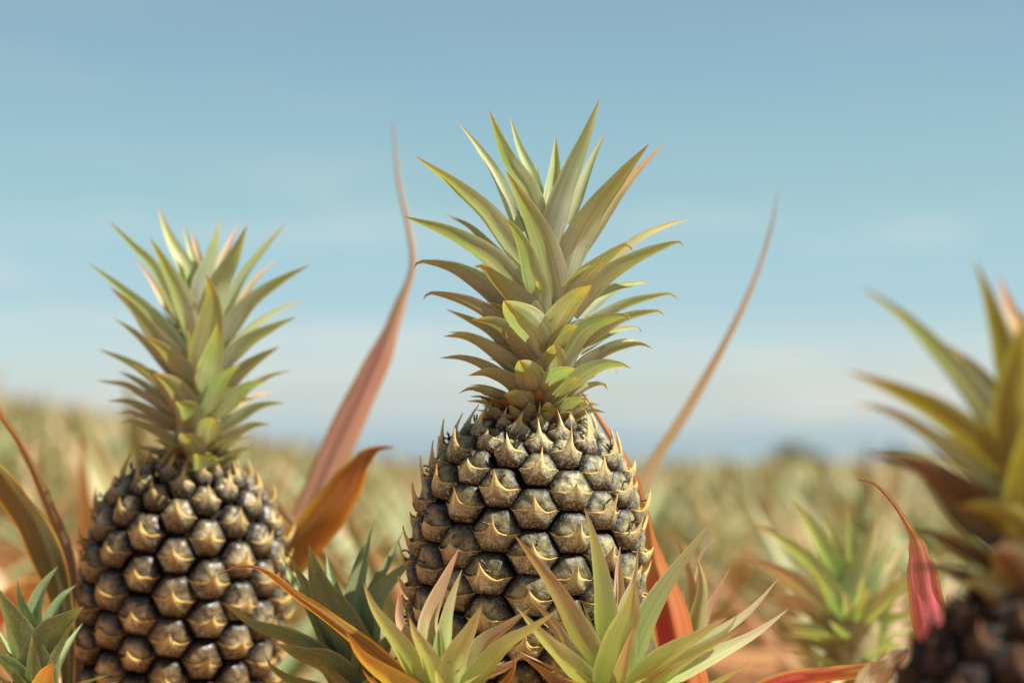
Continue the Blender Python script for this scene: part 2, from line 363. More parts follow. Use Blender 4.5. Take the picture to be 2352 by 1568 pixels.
def make_fruit(root, base_px, top_px, d0, profile, ncol, S, phase, mats, spike=1.0, dome=1.0, drift=0.0, first=0.0, lean=0.0, topspike=1.6, front=96, fill=0.945):
    """profile: (grid y, half width) pairs measured on the photo; the fruit is a body of revolution about the leaning axis"""
    u = KX * d0
    A = P(base_px[0], base_px[1], d0); B = P(top_px[0], top_px[1], d0) + FWD * (lean * u)
    ax = (B - A).normalized()
    e1 = Vector((1, 0, 0)); e1 = (e1 - ax * e1.dot(ax)).normalized(); e2 = ax.cross(e1)   # e2 points away from the camera
    hp = [((base_px[1] - y) * u, r * u) for y, r in profile]          # (height over A, radius), top last
    hp.sort()
    def rad_at(h):
        if h <= hp[0][0]: return hp[0][1]
        for i, ((h0, r0), (h1, r1)) in enumerate(zip(hp, hp[1:])):
            if h <= h1:
                rm = hp[i - 1] if i > 0 else hp[0]; rp = hp[i + 2] if i + 2 < len(hp) else hp[-1]
                f = (h - h0) / (h1 - h0)
                m0 = (r1 - rm[1]) / max(1e-6, h1 - rm[0]) * (h1 - h0); m1 = (rp[1] - r0) / max(1e-6, rp[0] - h0) * (h1 - h0)
                return (2 * f ** 3 - 3 * f ** 2 + 1) * r0 + (f ** 3 - 2 * f ** 2 + f) * m0 + (-2 * f ** 3 + 3 * f ** 2) * r1 + (f ** 3 - f ** 2) * m1
        return hp[-1][1]
    def surf(h, a):
        r = rad_at(h)
        er = e1 * math.sin(a) - e2 * math.cos(a)
        dr = (rad_at(h + 1e-4) - rad_at(h - 1e-4)) / 2e-4
        n = (er - ax * dr).normalized(); tv = (ax + er * dr).normalized()
        ea = e1 * math.cos(a) + e2 * math.sin(a)
        return A + ax * h + er * r, n, tv, ea, r, dr
    H0_, H1_ = hp[0][0], hp[-1][0]
    mb = MB(); rows = []; uvs = []
    for i in range(41):
        h = H0_ + (H1_ - H0_) * i / 40
        rr = []
        for j in range(48):
            p, n, tv, ea, r, dr = surf(h, 2 * math.pi * j / 48)
            rr.append(p - n * min(0.0065, r * 0.3))
        rows.append(rr); uvs.append([(j / 48, i / 40) for j in range(48)])
    # close both ends
    rows = [[A + ax * H0_] * 48] + rows + [[A + ax * (H1_ + 0.002)] * 48]; uvs = [uvs[0]] + uvs + [uvs[-1]]
    mb.grid(rows, uvs, 0.5, close=True)
    fruit = mb.build('fruit', M['core'], root)
    Rm = max(r for _, r in hp)
    back_e, back_b = MB(), MB()
    def eye_mesh(mb, h, a, wu, wv, rng):
        hx = lambda th: 1.0 / max(abs(math.sin(th)), abs(math.sin(th) * 0.5 + math.cos(th) * 0.8), abs(math.sin(th) * 0.5 - math.cos(th) * 0.8), 1e-3)
        p0, n, tv, ea, r, dr = surf(h, a)
        NQ, NA = 9, 28
        rows, uvs = [], []
        sk = rng.uniform(-0.08, 0.08); hh = rng.uniform(0.85, 1.15)
        def pt(q, th, extra=0.0):
            b = hx(th) * fill
            # soft hexagon
            x = math.cos(th) * b * q * wu; y = math.sin(th) * b * q * wv
            hq = h + y * (1 / math.sqrt(1 + dr * dr)); aq = a + (x + sk * y) / max(r, Rm * 0.3)
            pp, nn, *_ = surf(max(H0_, min(H1_, hq)), aq)
            z = dome * 0.42 * wv * hh * (math.sqrt(max(0.0, 1 - q ** 3.4)) - 0.32)
            z += 0.022 * wv * math.cos(th * 6 + 0.5) * q * (1 - q) * 4
            z += 0.035 * wv * noise.noise(Vector((x * 160 + h * 90, y * 160, a * 5)))
            if math.sin(th) > 0: z += 0.09 * wv * math.sin(th) * q * (1 - q) * 4
            return pp + nn * (z + extra)
        for i in range(NQ):
            q = max(0.02, (i / (NQ - 1)) ** 0.75)
            rows.append([pt(q, 2 * math.pi * j / NA) for j in range(NA)])
            uvs.append([(q, j / NA) for j in range(NA)])
        # counter-clockwise, outward
        mb.grid(rows, uvs, rng.random(), close=True)
        return pt, hx
    def bract_mesh(mb, h, a, wu, wv, pt, hx, rng, sp):
        NS, NTt = 26, 10
        rows, uvs = [], []
        p0, n, tv, ea, r, dr = surf(h, a)
        side = rng.uniform(-0.5, 0.5); spl = sp * (rng.uniform(0.75, 1.25) if rng.random() > 0.16 else rng.uniform(0.25, 0.5)); rg = rng.uniform(0, 50); outw = rng.uniform(0.35, 0.7)
        vert = Vector((0, 0, 1))
        for i in range(NTt + 1):
            t = min(1.0, i / (NTt - 1)); row = []; ur = []
            for j in range(NS + 1):
                k = -1 + 2 * j / NS; s = math.copysign(abs(k) ** 1.5, k)
                # lower outline: the lower hexagon boundary; upper outline: a sagging moustache line
                thl = -math.pi / 2 + s * (math.pi / 2) * 0.99
                bl = hx(thl) * 0.95
                lx, ly = math.cos(thl) * bl, math.sin(thl) * bl
                rx = s * 1.14; ry = -0.05 - 0.20 * (1 - s * s) + 0.10 * math.exp(-(s / 0.3) ** 2)
                x = lx + (rx - lx) * t; y = ly + (ry - ly) * t
                th = math.atan2(y, x); q = min(1.0, math.hypot(x, y) / (hx(th) * 0.93))
                w = 0.66 * math.exp(-(abs(s) / 0.085) ** 1.1) + 0.34 * math.exp(-(abs(s) / 0.3) ** 1.5)
                p = pt(q, th, 0.0006 + 0.05 * wv * t + 0.10 * wv * t * t * (1 - s * s))
                p = p + tv * (0.07 * wv * t * t * noise.noise(Vector((s * 3.1 + rg, 2.0, 1.0)))) + n * (0.09 * wv * t * noise.noise(Vector((s * 2.3 + rg, t * 2.0, 5.0))))
                rise = w * t ** 1.35 * spl * wv
                ridge = math.exp(-(abs(s) / 0.3) ** 1.2) * 0.19 * wv * math.sin(math.pi * min(1, t * 0.8)) 
                p = p + tv * (rise * 0.95) + n * (rise * outw + ridge) + ea * (side * rise * 0.5) + vert * (rise * 0.08)
                if i == NTt: p = p - n * (0.05 * wv) - tv * 0.03 * wv        # the rim has a thickness
                row.append(p); ur.append(((s + 1) / 2, t))
            rows.append(row); uvs.append(ur)
        mb.grid(rows, uvs, rng.random())
        # withered flower threads left on some eyes
        if rng.random() < 0.45:
            for _ in range(rng.randint(1, 3)):
                q0 = pt(rng.uniform(0.1, 0.4), rng.uniform(0.3, 2.8), 0.0005); dv = (n * rng.uniform(0.3, 1) + tv * rng.uniform(-0.2, 0.9) + ea * rng.uniform(-0.7, 0.7)).normalized()
                th_ = []; cur = q0.copy()
                for i in range(5):
                    th_.append(cur.copy()); cur = cur + dv * wv * rng.uniform(0.08, 0.16); dv = (dv + Vector((rng.uniform(-.6, .6), rng.uniform(-.6, .6), rng.uniform(-.6, .6)))).normalized()
                k0 = len(mb.uv); tube(mb, th_, [0.0007, 0.0006, 0.0005, 0.0006, 0.0002], 5)
                for i in range(k0, len(mb.uv)): mb.uv[i] = (0.0, 0.0)
    rng = random.Random(int(d0 * 1000))
    # heights along the profile, measured down from the top
    ne = 0
    for c in range(ncol):
        h = H1_; acc = 0.0; row = 0
        target = first + (0.5 if c % 2 else 0.0)
        while h > H0_ + 0.3 * S * u:
            step = 0.0004
            dr = (rad_at(h) - rad_at(h - step)) / step
            r = rad_at(h)
            f = min(1.0, max(0.62, (r / Rm) ** 0.55))
            acc += step * math.sqrt(1 + dr * dr) / (S * u * f); h -= step
            if acc >= target:
                a = R(phase) + c * 2 * math.pi / ncol + R(drift) * acc + rng.uniform(-0.022, 0.022)
                hh = h + rng.uniform(-0.045, 0.045) * S * u
                wu = 2 * math.pi * r / ncol / 1.875 * 1.05; wv = S * u * f * 0.5 * 1.04; k_ = rng.uniform(0.93, 1.06); wu *= k_ * rng.uniform(0.97, 1.03); wv *= k_
                tall = max(0.0, min(1.0, (1 - r / Rm) * 2.2))
                sp = spike * (1 + (topspike - 1) * tall)
                an = (math.degrees(a) + 180) % 360 - 180
                back = abs(an) > front
                if r > Rm * 0.36:
                    em = back_e if back else MB(); bm_ = back_b if back else MB()
                    pt, hx = eye_mesh(em, hh, a, wu, wv, rng); bract_mesh(bm_, hh, a, wu, wv, pt, hx, rng, sp)
                    if not back:
                        em.build('eye', mats[0], fruit); bm_.build('bract', mats[1], fruit); ne += 1
                target += 1.0; row += 1
    if back_e.v:
        tag(back_e.build('eye_cluster', mats[0], fruit), kind='stuff'); tag(back_b.build('bract_cluster', mats[1], fruit), kind='stuff')
    print('eyes', root.name, ne)
    return A, B, ax
def tube(mb, pts, rads, n=16):
    rows = []; uvs = []
    for i, p in enumerate(pts):
        T = (pts[min(len(pts) - 1, i + 1)] - pts[max(0, i - 1)]).normalized()
        a = T.cross(Vector((0, 1, 0.01))).normalized(); b = T.cross(a)
        rows.append([p + (a * math.cos(2 * math.pi * j / n) + b * math.sin(2 * math.pi * j / n)) * rads[i] for j in range(n)])
        uvs.append([(j / n, i / (len(pts) - 1)) for j in range(n)])
    mb.grid(rows, uvs, 0.5, close=True)
def crown_stem(root, pts_px, rads_px, d0):
    mb = MB(); u = KX * d0
    pts = crom([P(x, y, d0) for x, y in pts_px], 14); n = len(pts)
    rr = []
    for i in range(n):
        f = i / (n - 1) * (len(rads_px) - 1); k = min(int(f), len(rads_px) - 2); rr.append((rads_px[k] + (rads_px[k + 1] - rads_px[k]) * (f - k)) * u)
    tube(mb, pts, rr)
    return mb.build('crown', M['crown_low'], root)
def fill_leaves(crown, p0, p1, d0, n, rng, size, mats, w=46):
    u = KX * d0
    for i in range(n):
        f = (i + rng.random()) / n; phi = R(-110 + 220 * ((i * 0.618 + 0.2) % 1.0)); rad = Vector((math.sin(phi), -math.cos(phi), 0))
        b = P(p0[0] + (p1[0] - p0[0]) * f, p0[1] + (p1[1] - p0[1]) * f, d0) + rad * 18 * u
        e = R(rng.uniform(40, 58) + 14 * f); pts = [b]; L = size * u * rng.uniform(0.75, 1.1) * (0.7 + 0.5 * f)
        for k in range(10):
            pts.append(pts[-1] + (rad * math.cos(e) + Vector((0, 0, 1)) * math.sin(e)) * (L / 10)); e -= R(3.5 + (8 if k > 6 else 0))
        mb = MB(); ribbon(mb, pts, u * w * rng.uniform(0.8, 1.2), rad, 'crown', 0.5, 1.6, 6, 0.0, 1, rng.random(), 0.2)
        mb.build('leaf', mats[i % len(mats)], crown)
def base_scales(crown, cx, cy, rx, d0, n, rng, size, mats):
    u = KX * d0
    for i in range(n):
        phi = R(-100 + 200 * (i + rng.uniform(0.2, 0.8)) / n); rad = Vector((math.sin(phi), -math.cos(phi), 0))
        b = P(cx, cy + rng.uniform(-6, 14), d0) + rad * rx * u
        e = R(rng.uniform(50, 78)); pts = [b]; L = size * u * rng.uniform(0.7, 1.2)
        for k in range(7):
            pts.append(pts[-1] + (rad * math.cos(e) + Vector((0, 0, 1)) * math.sin(e)) * (L / 7)); e -= R(rng.uniform(3, 12))
        mb = MB(); ribbon(mb, pts, u * size * rng.uniform(0.5, 0.75), rad, 'crown', 0.5, 1.6, 6, 0.0, 1, rng.random(), 0.3)
        mb.build('scale_leaf', mats[i % len(mats)], crown)
def back_leaves(crown, axis_px, d0, n, rng, lmax, mats, lo=95, hi=265):
    """the leaves round the far side of a crown, up its stem, short at the bottom and long at the top"""
    u = KX * d0
    for i in range(n):
        f = (i + 0.5) / n
        phi = R(lo + (hi - lo) * ((i * 0.618) % 1.0))
        x = axis_px[0][0] + (axis_px[1][0] - axis_px[0][0]) * f; y = axis_px[0][1] + (axis_px[1][1] - axis_px[0][1]) * f
        b = P(x, y, d0); rad = Vector((math.sin(phi), -math.cos(phi), 0))
        L = lmax * u * (0.3 + 0.7 * f ** 0.8) * rng.uniform(0.85, 1.1); el = R(20 + 52 * f)
        pts = [b + rad * (28 * u)]; e = el + R(22)
        for k in range(12):
            pts.append(pts[-1] + (rad * math.cos(e) + Vector((0, 0, 1)) * math.sin(e)) * (L / 12)); e -= R(3.6 - 1.5 * f)
        mb = MB(); ribbon(mb, pts, u * (62 if f < 0.3 else 56), rad, 'crown', 0.5, 1.7, 6, 0.0, 1, rng.random(), 0.1)
        mb.build('leaf', mats[0] if f > 0.4 else mats[1], crown)
# ================================================================== THE PINEAPPLES
c1 = lambda x, y: (862.4 + x * 0.5, 196 + y * 0.5)
c2 = lambda x, y: (862.4 + x * 0.45, 862.4 + y * 0.45)
c3 = lambda x, y: (117.6 + x * 0.425, 431.2 + y * 0.425)
c4 = lambda x, y: (x * 0.4, 940.8 + y * 0.4)
c5 = lambda x, y: (627.2 + x * 0.45, 862.4 + y * 0.45)
c6 = lambda x, y: (1646.4 + x * 0.6497, 548.8 + y * 0.6497)
c7 = lambda x, y: (470.4 + x * 0.3667, 1136.8 + y * 0.3667)
c8 = lambda x, y: (1254.4 + x * 0.275, 1136.8 + y * 0.275)
c0 = lambda x, y: (x, y)
GZ = 0.0
DM = 1.24
main = empty('pineapple', P(1200, 1620, DM), 'sharp ripe pineapple with tall spreading green crown in the middle of the field', 'pineapple', 'pineapples on their stalks')
make_fruit(main, (1193, 1640), (1226, 958), DM,
    [(1640, 160), (1600, 198), (1550, 226), (1480, 246), (1400, 256), (1300, 258), (1200, 249), (1130, 235), (1080, 218), (1040, 194), (1005, 160), (980, 125), (958, 88)],
    18, 97, 5.5, (M['eye'], M['bract']), spike=0.62, fill=0.925, dome=0.88, drift=-0.9, first=0.3, topspike=1.9)
mb = MB(); b = P(1194, 1630, DM); tube(mb, [b, b - Vector((0.004, 0, 0.2)), Vector((b.x - 0.01, b.y, 0.0))], [0.024, 0.017, 0.02]); mb.build('stem', M['stem'], main)
crown = crown_stem(main, [(1226, 1000), (1232, 900), (1250, 720), (1262, 560), (1266, 500)], [74, 62, 46, 24, 6], DM)
def L1(pts, w, db, dt, mat='crown', kind='crown', **kw):
    return traced_leaf('leaf', crown, pts, DM, db, dt, w * 0.5, M[mat], kind, conv=c1, **kw)
L1([(517, 105), (600, 330), (690, 480), (765, 690)], 108, -10, -60)
L1([(615, 135), (660, 290), (720, 430), (770, 650)], 70, 20, 70)
L1([(380, 170), (480, 300), (570, 450), (660, 680)], 70, 40, 120)
L1([(735, 350), (755, 470), (775, 600)], 34, 30, 130)
L1([(827, 232), (825, 380), (800, 640)], 92, 10, 70, chan=0.6)
L1([(1030, 60), (970, 260), (890, 480), (815, 760)], 128, -20, -30, chan=0.6)
L1([(1060, 210), (990, 360), (890, 640)], 60, 30, 120)
L1([(868, 340), (862, 440), (850, 560)], 28, 30, 140)
L1([(1260, 265), (1130, 430), (985, 640), (850, 960)], 150, -40, -90)
L1([(1335, 262), (1220, 380), (1110, 520), (960, 760)], 70, 10, 90, mat='crown_pink')
L1([(597, 390), (690, 560), (775, 760), (830, 1010)], 150, -50, -150)
L1([(585, 640), (605, 625), (650, 680), (700, 800), (765, 1080)], 125, -60, -190)
L1([(178, 322), (360, 460), (520, 610), (700, 860)], 112, -20, -50)
L1([(125, 600), (330, 680), (510, 790), (690, 960)], 112, -40, -70)
L1([(320, 593), (430, 650), (520, 740), (650, 880)], 56, 20, 110, mat='crown_low')
L1([(175, 845), (185, 820), (225, 812), (360, 850), (500, 950), (650, 1090)], 86, -20, -10, mat='crown_dull')
L1([(257, 798), (380, 830), (500, 890), (650, 990)], 50, 10, 80)
L1([(448, 850), (458, 836), (490, 835), (570, 910), (680, 1020), (750, 1150)], 128, -55, -165, mat='crown_dull')
L1([(218, 990), (228, 966), (270, 957), (420, 1000), (540, 1070), (680, 1190)], 84, -40, -40, mat='crown_dull')
L1([(322, 1027), (430, 1080), (530, 1140), (660, 1270)], 66, -10, 20, mat='crown_low')
L1([(440, 1075), (545, 1095), (630, 1160), (710, 1270)], 110, -60, -130, mat='crown_dull')
L1([(588, 988), (640, 1050), (705, 1130), (770, 1265)], 185, -60, -240, mat='crown', kind='blunt', chan=0.75)
L1([(308, 1152), (420, 1160), (540, 1230), (680, 1350)], 84, -40, -50, mat='crown_low')
L1([(330, 1133), (440, 1150), (620, 1240)], 36, 10, 60, mat='crown_dull')
L1([(290, 1252), (400, 1255), (510, 1300), (680, 1410)], 66, -40, -30, mat='crown_dull')
L1([(425, 1332), (520, 1325), (620, 1370), (730, 1470)], 104, -60, -130, mat='crown_dull')
L1([(380, 1415), (440, 1395), (530, 1420), (670, 1500)], 56, -40, -40, mat='crown_low')
L1([(428, 1377), (500, 1385), (630, 1440)], 28, 0, 40, mat='crown_low')
L1([(415, 1450), (500, 1460), (650, 1530)], 40, -20, 0, mat='crown_low')
L1([(660, 1262), (690, 1310), (712, 1370), (720, 1460)], 150, -70, -230, mat='crown_low', kind='blunt', chan=0.8)
L1([(822, 1188), (825, 1260), (815, 1360)], 120, -60, -215, mat='crown_low', kind='blunt', chan=0.85)
L1([(918, 1300), (870, 1318), (810, 1360), (740, 1440)], 96, -70, -220, kind='blunt', chan=0.6)
L1([(933, 1100), (885, 1125), (845, 1170), (800, 1270)], 100, -60, -180, mat='crown_low', kind='blunt')
L1([(996, 915), (910, 990), (840, 1090), (800, 1210)], 130, -60, -210, mat='crown_low', kind='blunt')
L1([(1185, 768), (1170, 742), (1135, 742), (1040, 815), (950, 900), (860, 1070)], 98, -40, -120, mat='crown_low')
L1([(1445, 615), (1330, 650), (1180, 730), (970, 920)], 62, 10, 60, mat='crown_low')
L1([(1420, 745), (1405, 726), (1370, 726), (1220, 790), (1050, 900), (910, 1060)], 104, -30, -50)
L1([(1256, 925), (1240, 910), (1200, 910), (1080, 950), (950, 1060)], 70, 10, 110)
L1([(1392, 990), (1375, 965), (1330, 960), (1180, 1000), (1060, 1060), (920, 1160)], 66, 0, 20)
L1([(1332, 1062), (1315, 1043), (1275, 1040), (1130, 1080), (950, 1200)], 66, -10, 0, mat='crown_low')
L1([(1170, 1085), (1160, 1064), (1125, 1064), (1010, 1100), (930, 1170), (850, 1330)], 124, -50, -140)
L1([(1226, 1138), (1210, 1118), (1170, 1115), (1080, 1140), (940, 1230)], 46, 10, 60)
L1([(1216, 1168), (1100, 1190), (910, 1310)], 54, 10, 60, mat='crown_dull')
L1([(1275, 1208), (1200, 1190), (1060, 1230), (910, 1340)], 68, -20, 0, mat='crown_dull')
L1([(1175, 1300), (1110, 1285), (1000, 1310), (850, 1420)], 100, -50, -110)
L1([(942, 1338), (870, 1385), (760, 1510)], 124, -60, -185, mat='crown_low')
L1([(1072, 1405), (1060, 1380), (1030, 1372), (970, 1390), (880, 1450)], 44, -20, 30, mat='crown_low')
L1([(1112, 1322), (1090, 1303), (1050, 1300), (930, 1370)], 36, 10, 80, mat='crown_low')
L1([(982, 1467), (930, 1450), (790, 1540)], 80, -60, -135, mat='crown_low')
L1([(592, 1418), (635, 1430), (680, 1470), (720, 1540)], 120, -60, -185, mat='crown_low', kind='blunt')
L1([(1032, 1467), (960, 1470), (850, 1530)], 46, -20, 0, mat='crown_low')
L1([(1060, 1502), (980, 1500), (860, 1550)], 46, -30, -30, mat='crown_low')
L1([(770, 1470), (790, 1475), (800, 1560)], 80, -70, -170, mat='crown_low', kind='blunt')
fill_leaves(crown, (1228, 965), (1250, 740), DM, 18, random.Random(41), 150, (M['crown_low'], M['crown_dull'], M['crown']))
base_scales(crown, 1226, 952, 74, DM, 22, random.Random(15), 78, (M['crown_low'], M['crown_dull'], M['brown']))
base_scales(crown, 1226, 980, 92, DM, 26, random.Random(12), 66, (M['crown_low'], M['brown'], M['crown_low']))
back_leaves(crown, [(1226, 980), (1262, 620)], DM, 34, random.Random(3), 215, (M['crown'], M['crown_low']))

DL = 1.41
left = empty('pineapple', P(398, 1640, DL), 'darker purplish brown pineapple with slightly shorter crown left of the sharp one', 'pineapple', 'pineapples on their stalks')
make_fruit(left, (392, 1660), (446, 1066), DL,
    [(1660, 165), (1600, 196), (1540, 214), (1460, 222), (1380, 224), (1300, 220), (1230, 208), (1180, 194), (1140, 172), (1110, 145), (1085, 112), (1066, 76)],
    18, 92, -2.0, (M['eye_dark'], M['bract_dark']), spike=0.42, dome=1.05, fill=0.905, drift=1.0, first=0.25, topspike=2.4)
mb = MB(); b = P(393, 1650, DL); tube(mb, [b, b - Vector((0.004, 0, 0.2)), Vector((b.x - 0.01, b.y, 0.0))], [0.024, 0.017, 0.02]); mb.build('stem', M['stem'], left)
crown = crown_stem(left, [(446, 1096), (450, 1000), (456, 850), (462, 740), (464, 700)], [62, 52, 40, 20, 5], DL)
crown_l = crown
def L3(pts, w, db, dt, mat='crown', kind='crown', **kw):
    return traced_leaf('leaf', crown_l, pts, DL, db, dt, w * 0.425, M[mat], kind, conv=c3, nseg=16, **kw)
L3([(575, 100), (640, 280), (720, 430), (800, 640)], 100, 20, 60)
L3([(530, 265), (600, 400), (690, 600), (765, 850)], 150, -30, -80)
L3([(300, 170), (430, 310), (560, 460), (700, 760)], 90, -10, 0)
L3([(440, 375), (520, 470), (620, 640), (710, 760)], 46, 30, 120, mat='crown_pink')
L3([(710, 195), (745, 310), (800, 520)], 50, 30, 110)
L3([(760, 240), (785, 340), (810, 520)], 66, 30, 130, mat='crown_pink')
L3([(912, 165), (890, 330), (845, 480), (800, 640)], 95, 10, 40)
L3([(1020, 190), (960, 310), (870, 520)], 56, 30, 140, mat='crown_pink')
L3([(1060, 200), (990, 380), (905, 560), (845, 820)], 150, -30, -70)
L3([(1280, 180), (1130, 360), (1020, 520), (920, 760)], 80, 10, 70)
L3([(1225, 385), (1110, 490), (1010, 640), (920, 780)], 60, 20, 120, mat='crown_pink')
L3([(1400, 415), (1220, 520), (1060, 650), (900, 880)], 104, -20, -20)
L3([(1370, 600), (1220, 670), (1080, 770), (930, 920)], 60, 10, 90)
L3([(1330, 695), (1180, 770), (1040, 860), (900, 1010)], 98, -20, -25)
L3([(835, 465), (870, 600), (850, 780), (810, 1060)], 200, -50, -190, mat='crown_low')
L3([(897, 730), (885, 850), (860, 960), (820, 1110)], 150, -60, -240)
L3([(190, 400), (400, 570), (560, 720), (740, 940)], 92, -20, -20)
L3([(310, 530), (430, 650), (560, 830), (750, 1040)], 130, -40, -65, mat='crown_dull')
L3([(330, 700), (450, 790), (540, 890), (700, 1080)], 80, 0, 30, mat='crown_low')
L3([(500, 812), (590, 860), (685, 970), (790, 1130)], 140, -50, -175, mat='crown_low')
L3([(1237, 855), (1120, 930), (1020, 1010), (890, 1140)], 100, -30, -45, mat='crown_low')
L3([(1027, 955), (940, 1020), (875, 1130), (820, 1250)], 124, -50, -175)
L3([(1300, 985), (1180, 1020), (1080, 1080), (920, 1200)], 52, 0, 40, mat='crown_low')
L3([(250, 870), (400, 940), (520, 1020), (690, 1180)], 80, -20, 0)
L3([(545, 1008), (610, 1040), (685, 1125), (750, 1270)], 140, -60, -195, mat='crown_low', kind='blunt', chan=0.7)
L3([(430, 950), (540, 1010), (625, 1100), (710, 1240)], 104, -50, -125, mat='crown_dull')
L3([(235, 1040), (400, 1070), (500, 1130), (680, 1250)], 62, -20, 0, mat='crown_low')
L3([(360, 990), (460, 1040), (650, 1180)], 56, 0, 50, mat='crown_dull')
L3([(300, 1150), (420, 1160), (520, 1210), (690, 1320)], 74, -20, -20, mat='crown_dull')
L3([(345, 1215), (450, 1220), (650, 1310)], 46, 0, 40, mat='crown_dull')
L3([(365, 1272), (430, 1262), (560, 1320), (710, 1430)], 80, -40, -65, mat='crown_low')
L3([(685, 1155), (725, 1210), (745, 1320)], 170, -60, -235, kind='blunt', chan=0.85)
L3([(882, 1245), (852, 1310), (835, 1410)], 140, -60, -225, mat='crown_low', kind='blunt', chan=0.85)
L3([(710, 1325), (745, 1390), (765, 1490)], 160, -70, -240, mat='crown_low', kind='blunt', chan=0.8)
L3([(1162, 1040), (1050, 1090), (890, 1240)], 112, -40, -105)
L3([(1265, 1160), (1140, 1180), (1030, 1240), (880, 1340)], 80, -30, -30)
L3([(1200, 1095), (1100, 1130), (950, 1220)], 46, 0, 70, mat='crown_pink')
L3([(1190, 1278), (1080, 1290), (910, 1380)], 66, -30, -25, mat='crown_low')
L3([(1102, 1400), (1000, 1430), (870, 1500)], 54, -30, -30, mat='crown_low')
L3([(1077, 1340), (960, 1380), (850, 1470)], 56, -30, -60, mat='crown_low')
L3([(430, 1400), (520, 1410), (700, 1480)], 50, -20, -20, mat='crown_low')
L3([(480, 1440), (560, 1470), (710, 1540)], 46, -30, -30, mat='crown_low')
L3([(555, 1360), (640, 1400), (730, 1530)], 104, -50, -135, mat='crown_low')
L3([(785, 1437), (795, 1500), (800, 1570)], 130, -70, -205, mat='crown_low', kind='blunt', chan=0.8)
fill_leaves(crown, (447, 1070), (455, 860), DL, 16, random.Random(42), 130, (M['crown_low'], M['crown_dull'], M['crown']), 42)
base_scales(crown, 446, 1060, 60, DL, 20, random.Random(16), 66, (M['crown_low'], M['crown_dull'], M['brown']))
base_scales(crown, 446, 1084, 74, DL, 22, random.Random(13), 58, (M['crown_low'], M['brown'], M['crown_low']))
back_leaves(crown, [(446, 1080), (460, 760)], DL, 30, random.Random(4), 190, (M['crown'], M['crown_low']))

DR = 0.82
right = empty('pineapple', P(2380, 1760, DR), 'large blurred dark brown pineapple cut off by the right edge, close to the viewer', 'pineapple', 'pineapples on their stalks')
make_fruit(right, (2368, 1860), (2384, 1322), DR,
    [(1860, 330), (1760, 335), (1660, 322), (1568, 288), (1500, 246), (1440, 196), (1390, 152), (1350, 118), (1322, 92)],
    16, 135, 0.0, (M['eye_brown_shade'], M['bract_brown_shade']), spike=0.5, dome=1.0, topspike=1.5)
mb = MB(); b = P(2368, 1890, DR); tube(mb, [b, b - Vector((0, 0, 0.2)), Vector((b.x, b.y, 0.0))], [0.024, 0.017, 0.02]); mb.build('stem', M['stem'], right)
crown = crown_stem(right, [(2384, 1420), (2382, 1300), (2384, 1100), (2390, 940), (2392, 880)], [110, 92, 70, 36, 8], DR)
crown_r = crown
def L6(pts, w, db, dt, mat='olive', kind='crown', **kw):
    return traced_leaf('leaf', crown_r, pts, DR, db, dt, w * 0.65, M[mat], kind, conv=c6, nseg=16, **kw)
M['crown_olive'] = leaf_mat('crown_olive_leaf_skin', [(0.0, lin(132, 110, 62)), (0.4, lin(140, 128, 58)), (0.8, lin(158, 150, 62)), (1, lin(190, 150, 90))],
    [(0.0, lin(170, 160, 110)), (0.5, lin(190, 180, 120)), (1, lin(224, 176, 120))], lin(186, 178, 84), 0.2, 0.3)
M['crown_brown'] = leaf_mat('crown_brown_leaf_skin', [(0.0, lin(74, 54, 36)), (0.5, lin(92, 70, 44)), (1, lin(120, 84, 52))],
    [(0.0, lin(110, 84, 54)), (0.5, lin(130, 104, 66)), (1, lin(160, 110, 66))], lin(120, 96, 50), 0.2, 0.15)
L6([(910, 70), (960, 220), (1010, 420), (1070, 700)], 104, 0, 0, 'crown_olive')
L6([(995, 120), (1025, 230), (1080, 380), (1120, 650)], 120, 30, 120, 'crown_pink')
L6([(505, 165), (660, 280), (830, 460), (950, 620), (1090, 830)], 100, 0, 10, 'crown')
L6([(750, 345), (850, 410), (960, 520), (1090, 720)], 70, 30, 140, 'crown_low')
L6([(455, 465), (600, 525), (780, 620), (930, 740), (1090, 900)], 124, -20, -50, 'crown_olive')
L6([(480, 575), (620, 620), (760, 710), (880, 800), (1070, 960)], 90, 10, 50, 'crown_low')
L6([(510, 755), (660, 790), (800, 850), (900, 920), (1070, 1020)], 104, -20, -30, 'crown_brown')
L6([(850, 945), (940, 955), (1040, 1000), (1130, 1110)], 120, -60, -180, 'crown_olive', 'crown', chan=0.6)
L6([(640, 1040), (760, 1050), (860, 1100), (1050, 1200)], 70, -20, 0, 'crown_brown')
L6([(655, 1160), (780, 1165), (880, 1200), (1050, 1290)], 60, -20, 0, 'crown_brown')
L6([(1095, 250), (1070, 430), (1050, 600), (1085, 870)], 190, -40, -110, 'crown_olive')
L6([(700, 800), (830, 960), (930, 1040), (1080, 1110)], 130, 0, 50, 'crown_brown')
L6([(795, 1270), (880, 1290), (1060, 1345)], 60, -20, 0, 'crown_brown')
L6([(1130, 560), (1120, 720), (1110, 900), (1110, 1050)], 190, -60, -230, 'crown_olive')
L6([(880, 1245), (900, 1220), (960, 1245), (1080, 1350)], 80, -60, -210, 'crown_low', 'blunt', chan=0.8)
L6([(960, 1105), (1010, 1120), (1060, 1190), (1110, 1330)], 170, -60, -250, 'crown_brown', 'blunt', chan=0.7)
for pts, w, dt in [([(905, 1390), (960, 1370), (1080, 1380)], 60, -60), ([(870, 1340), (960, 1320), (1070, 1340)], 70, -120), ([(960, 1470), (1000, 1400), (1090, 1370)], 80, -200), ([(850, 1210), (930, 1215), (1060, 1280)], 80, -60)]:
    L6(pts, w, -20, dt, 'crown_brown')  # dark leaves added where leaf shadows fall over the fruit
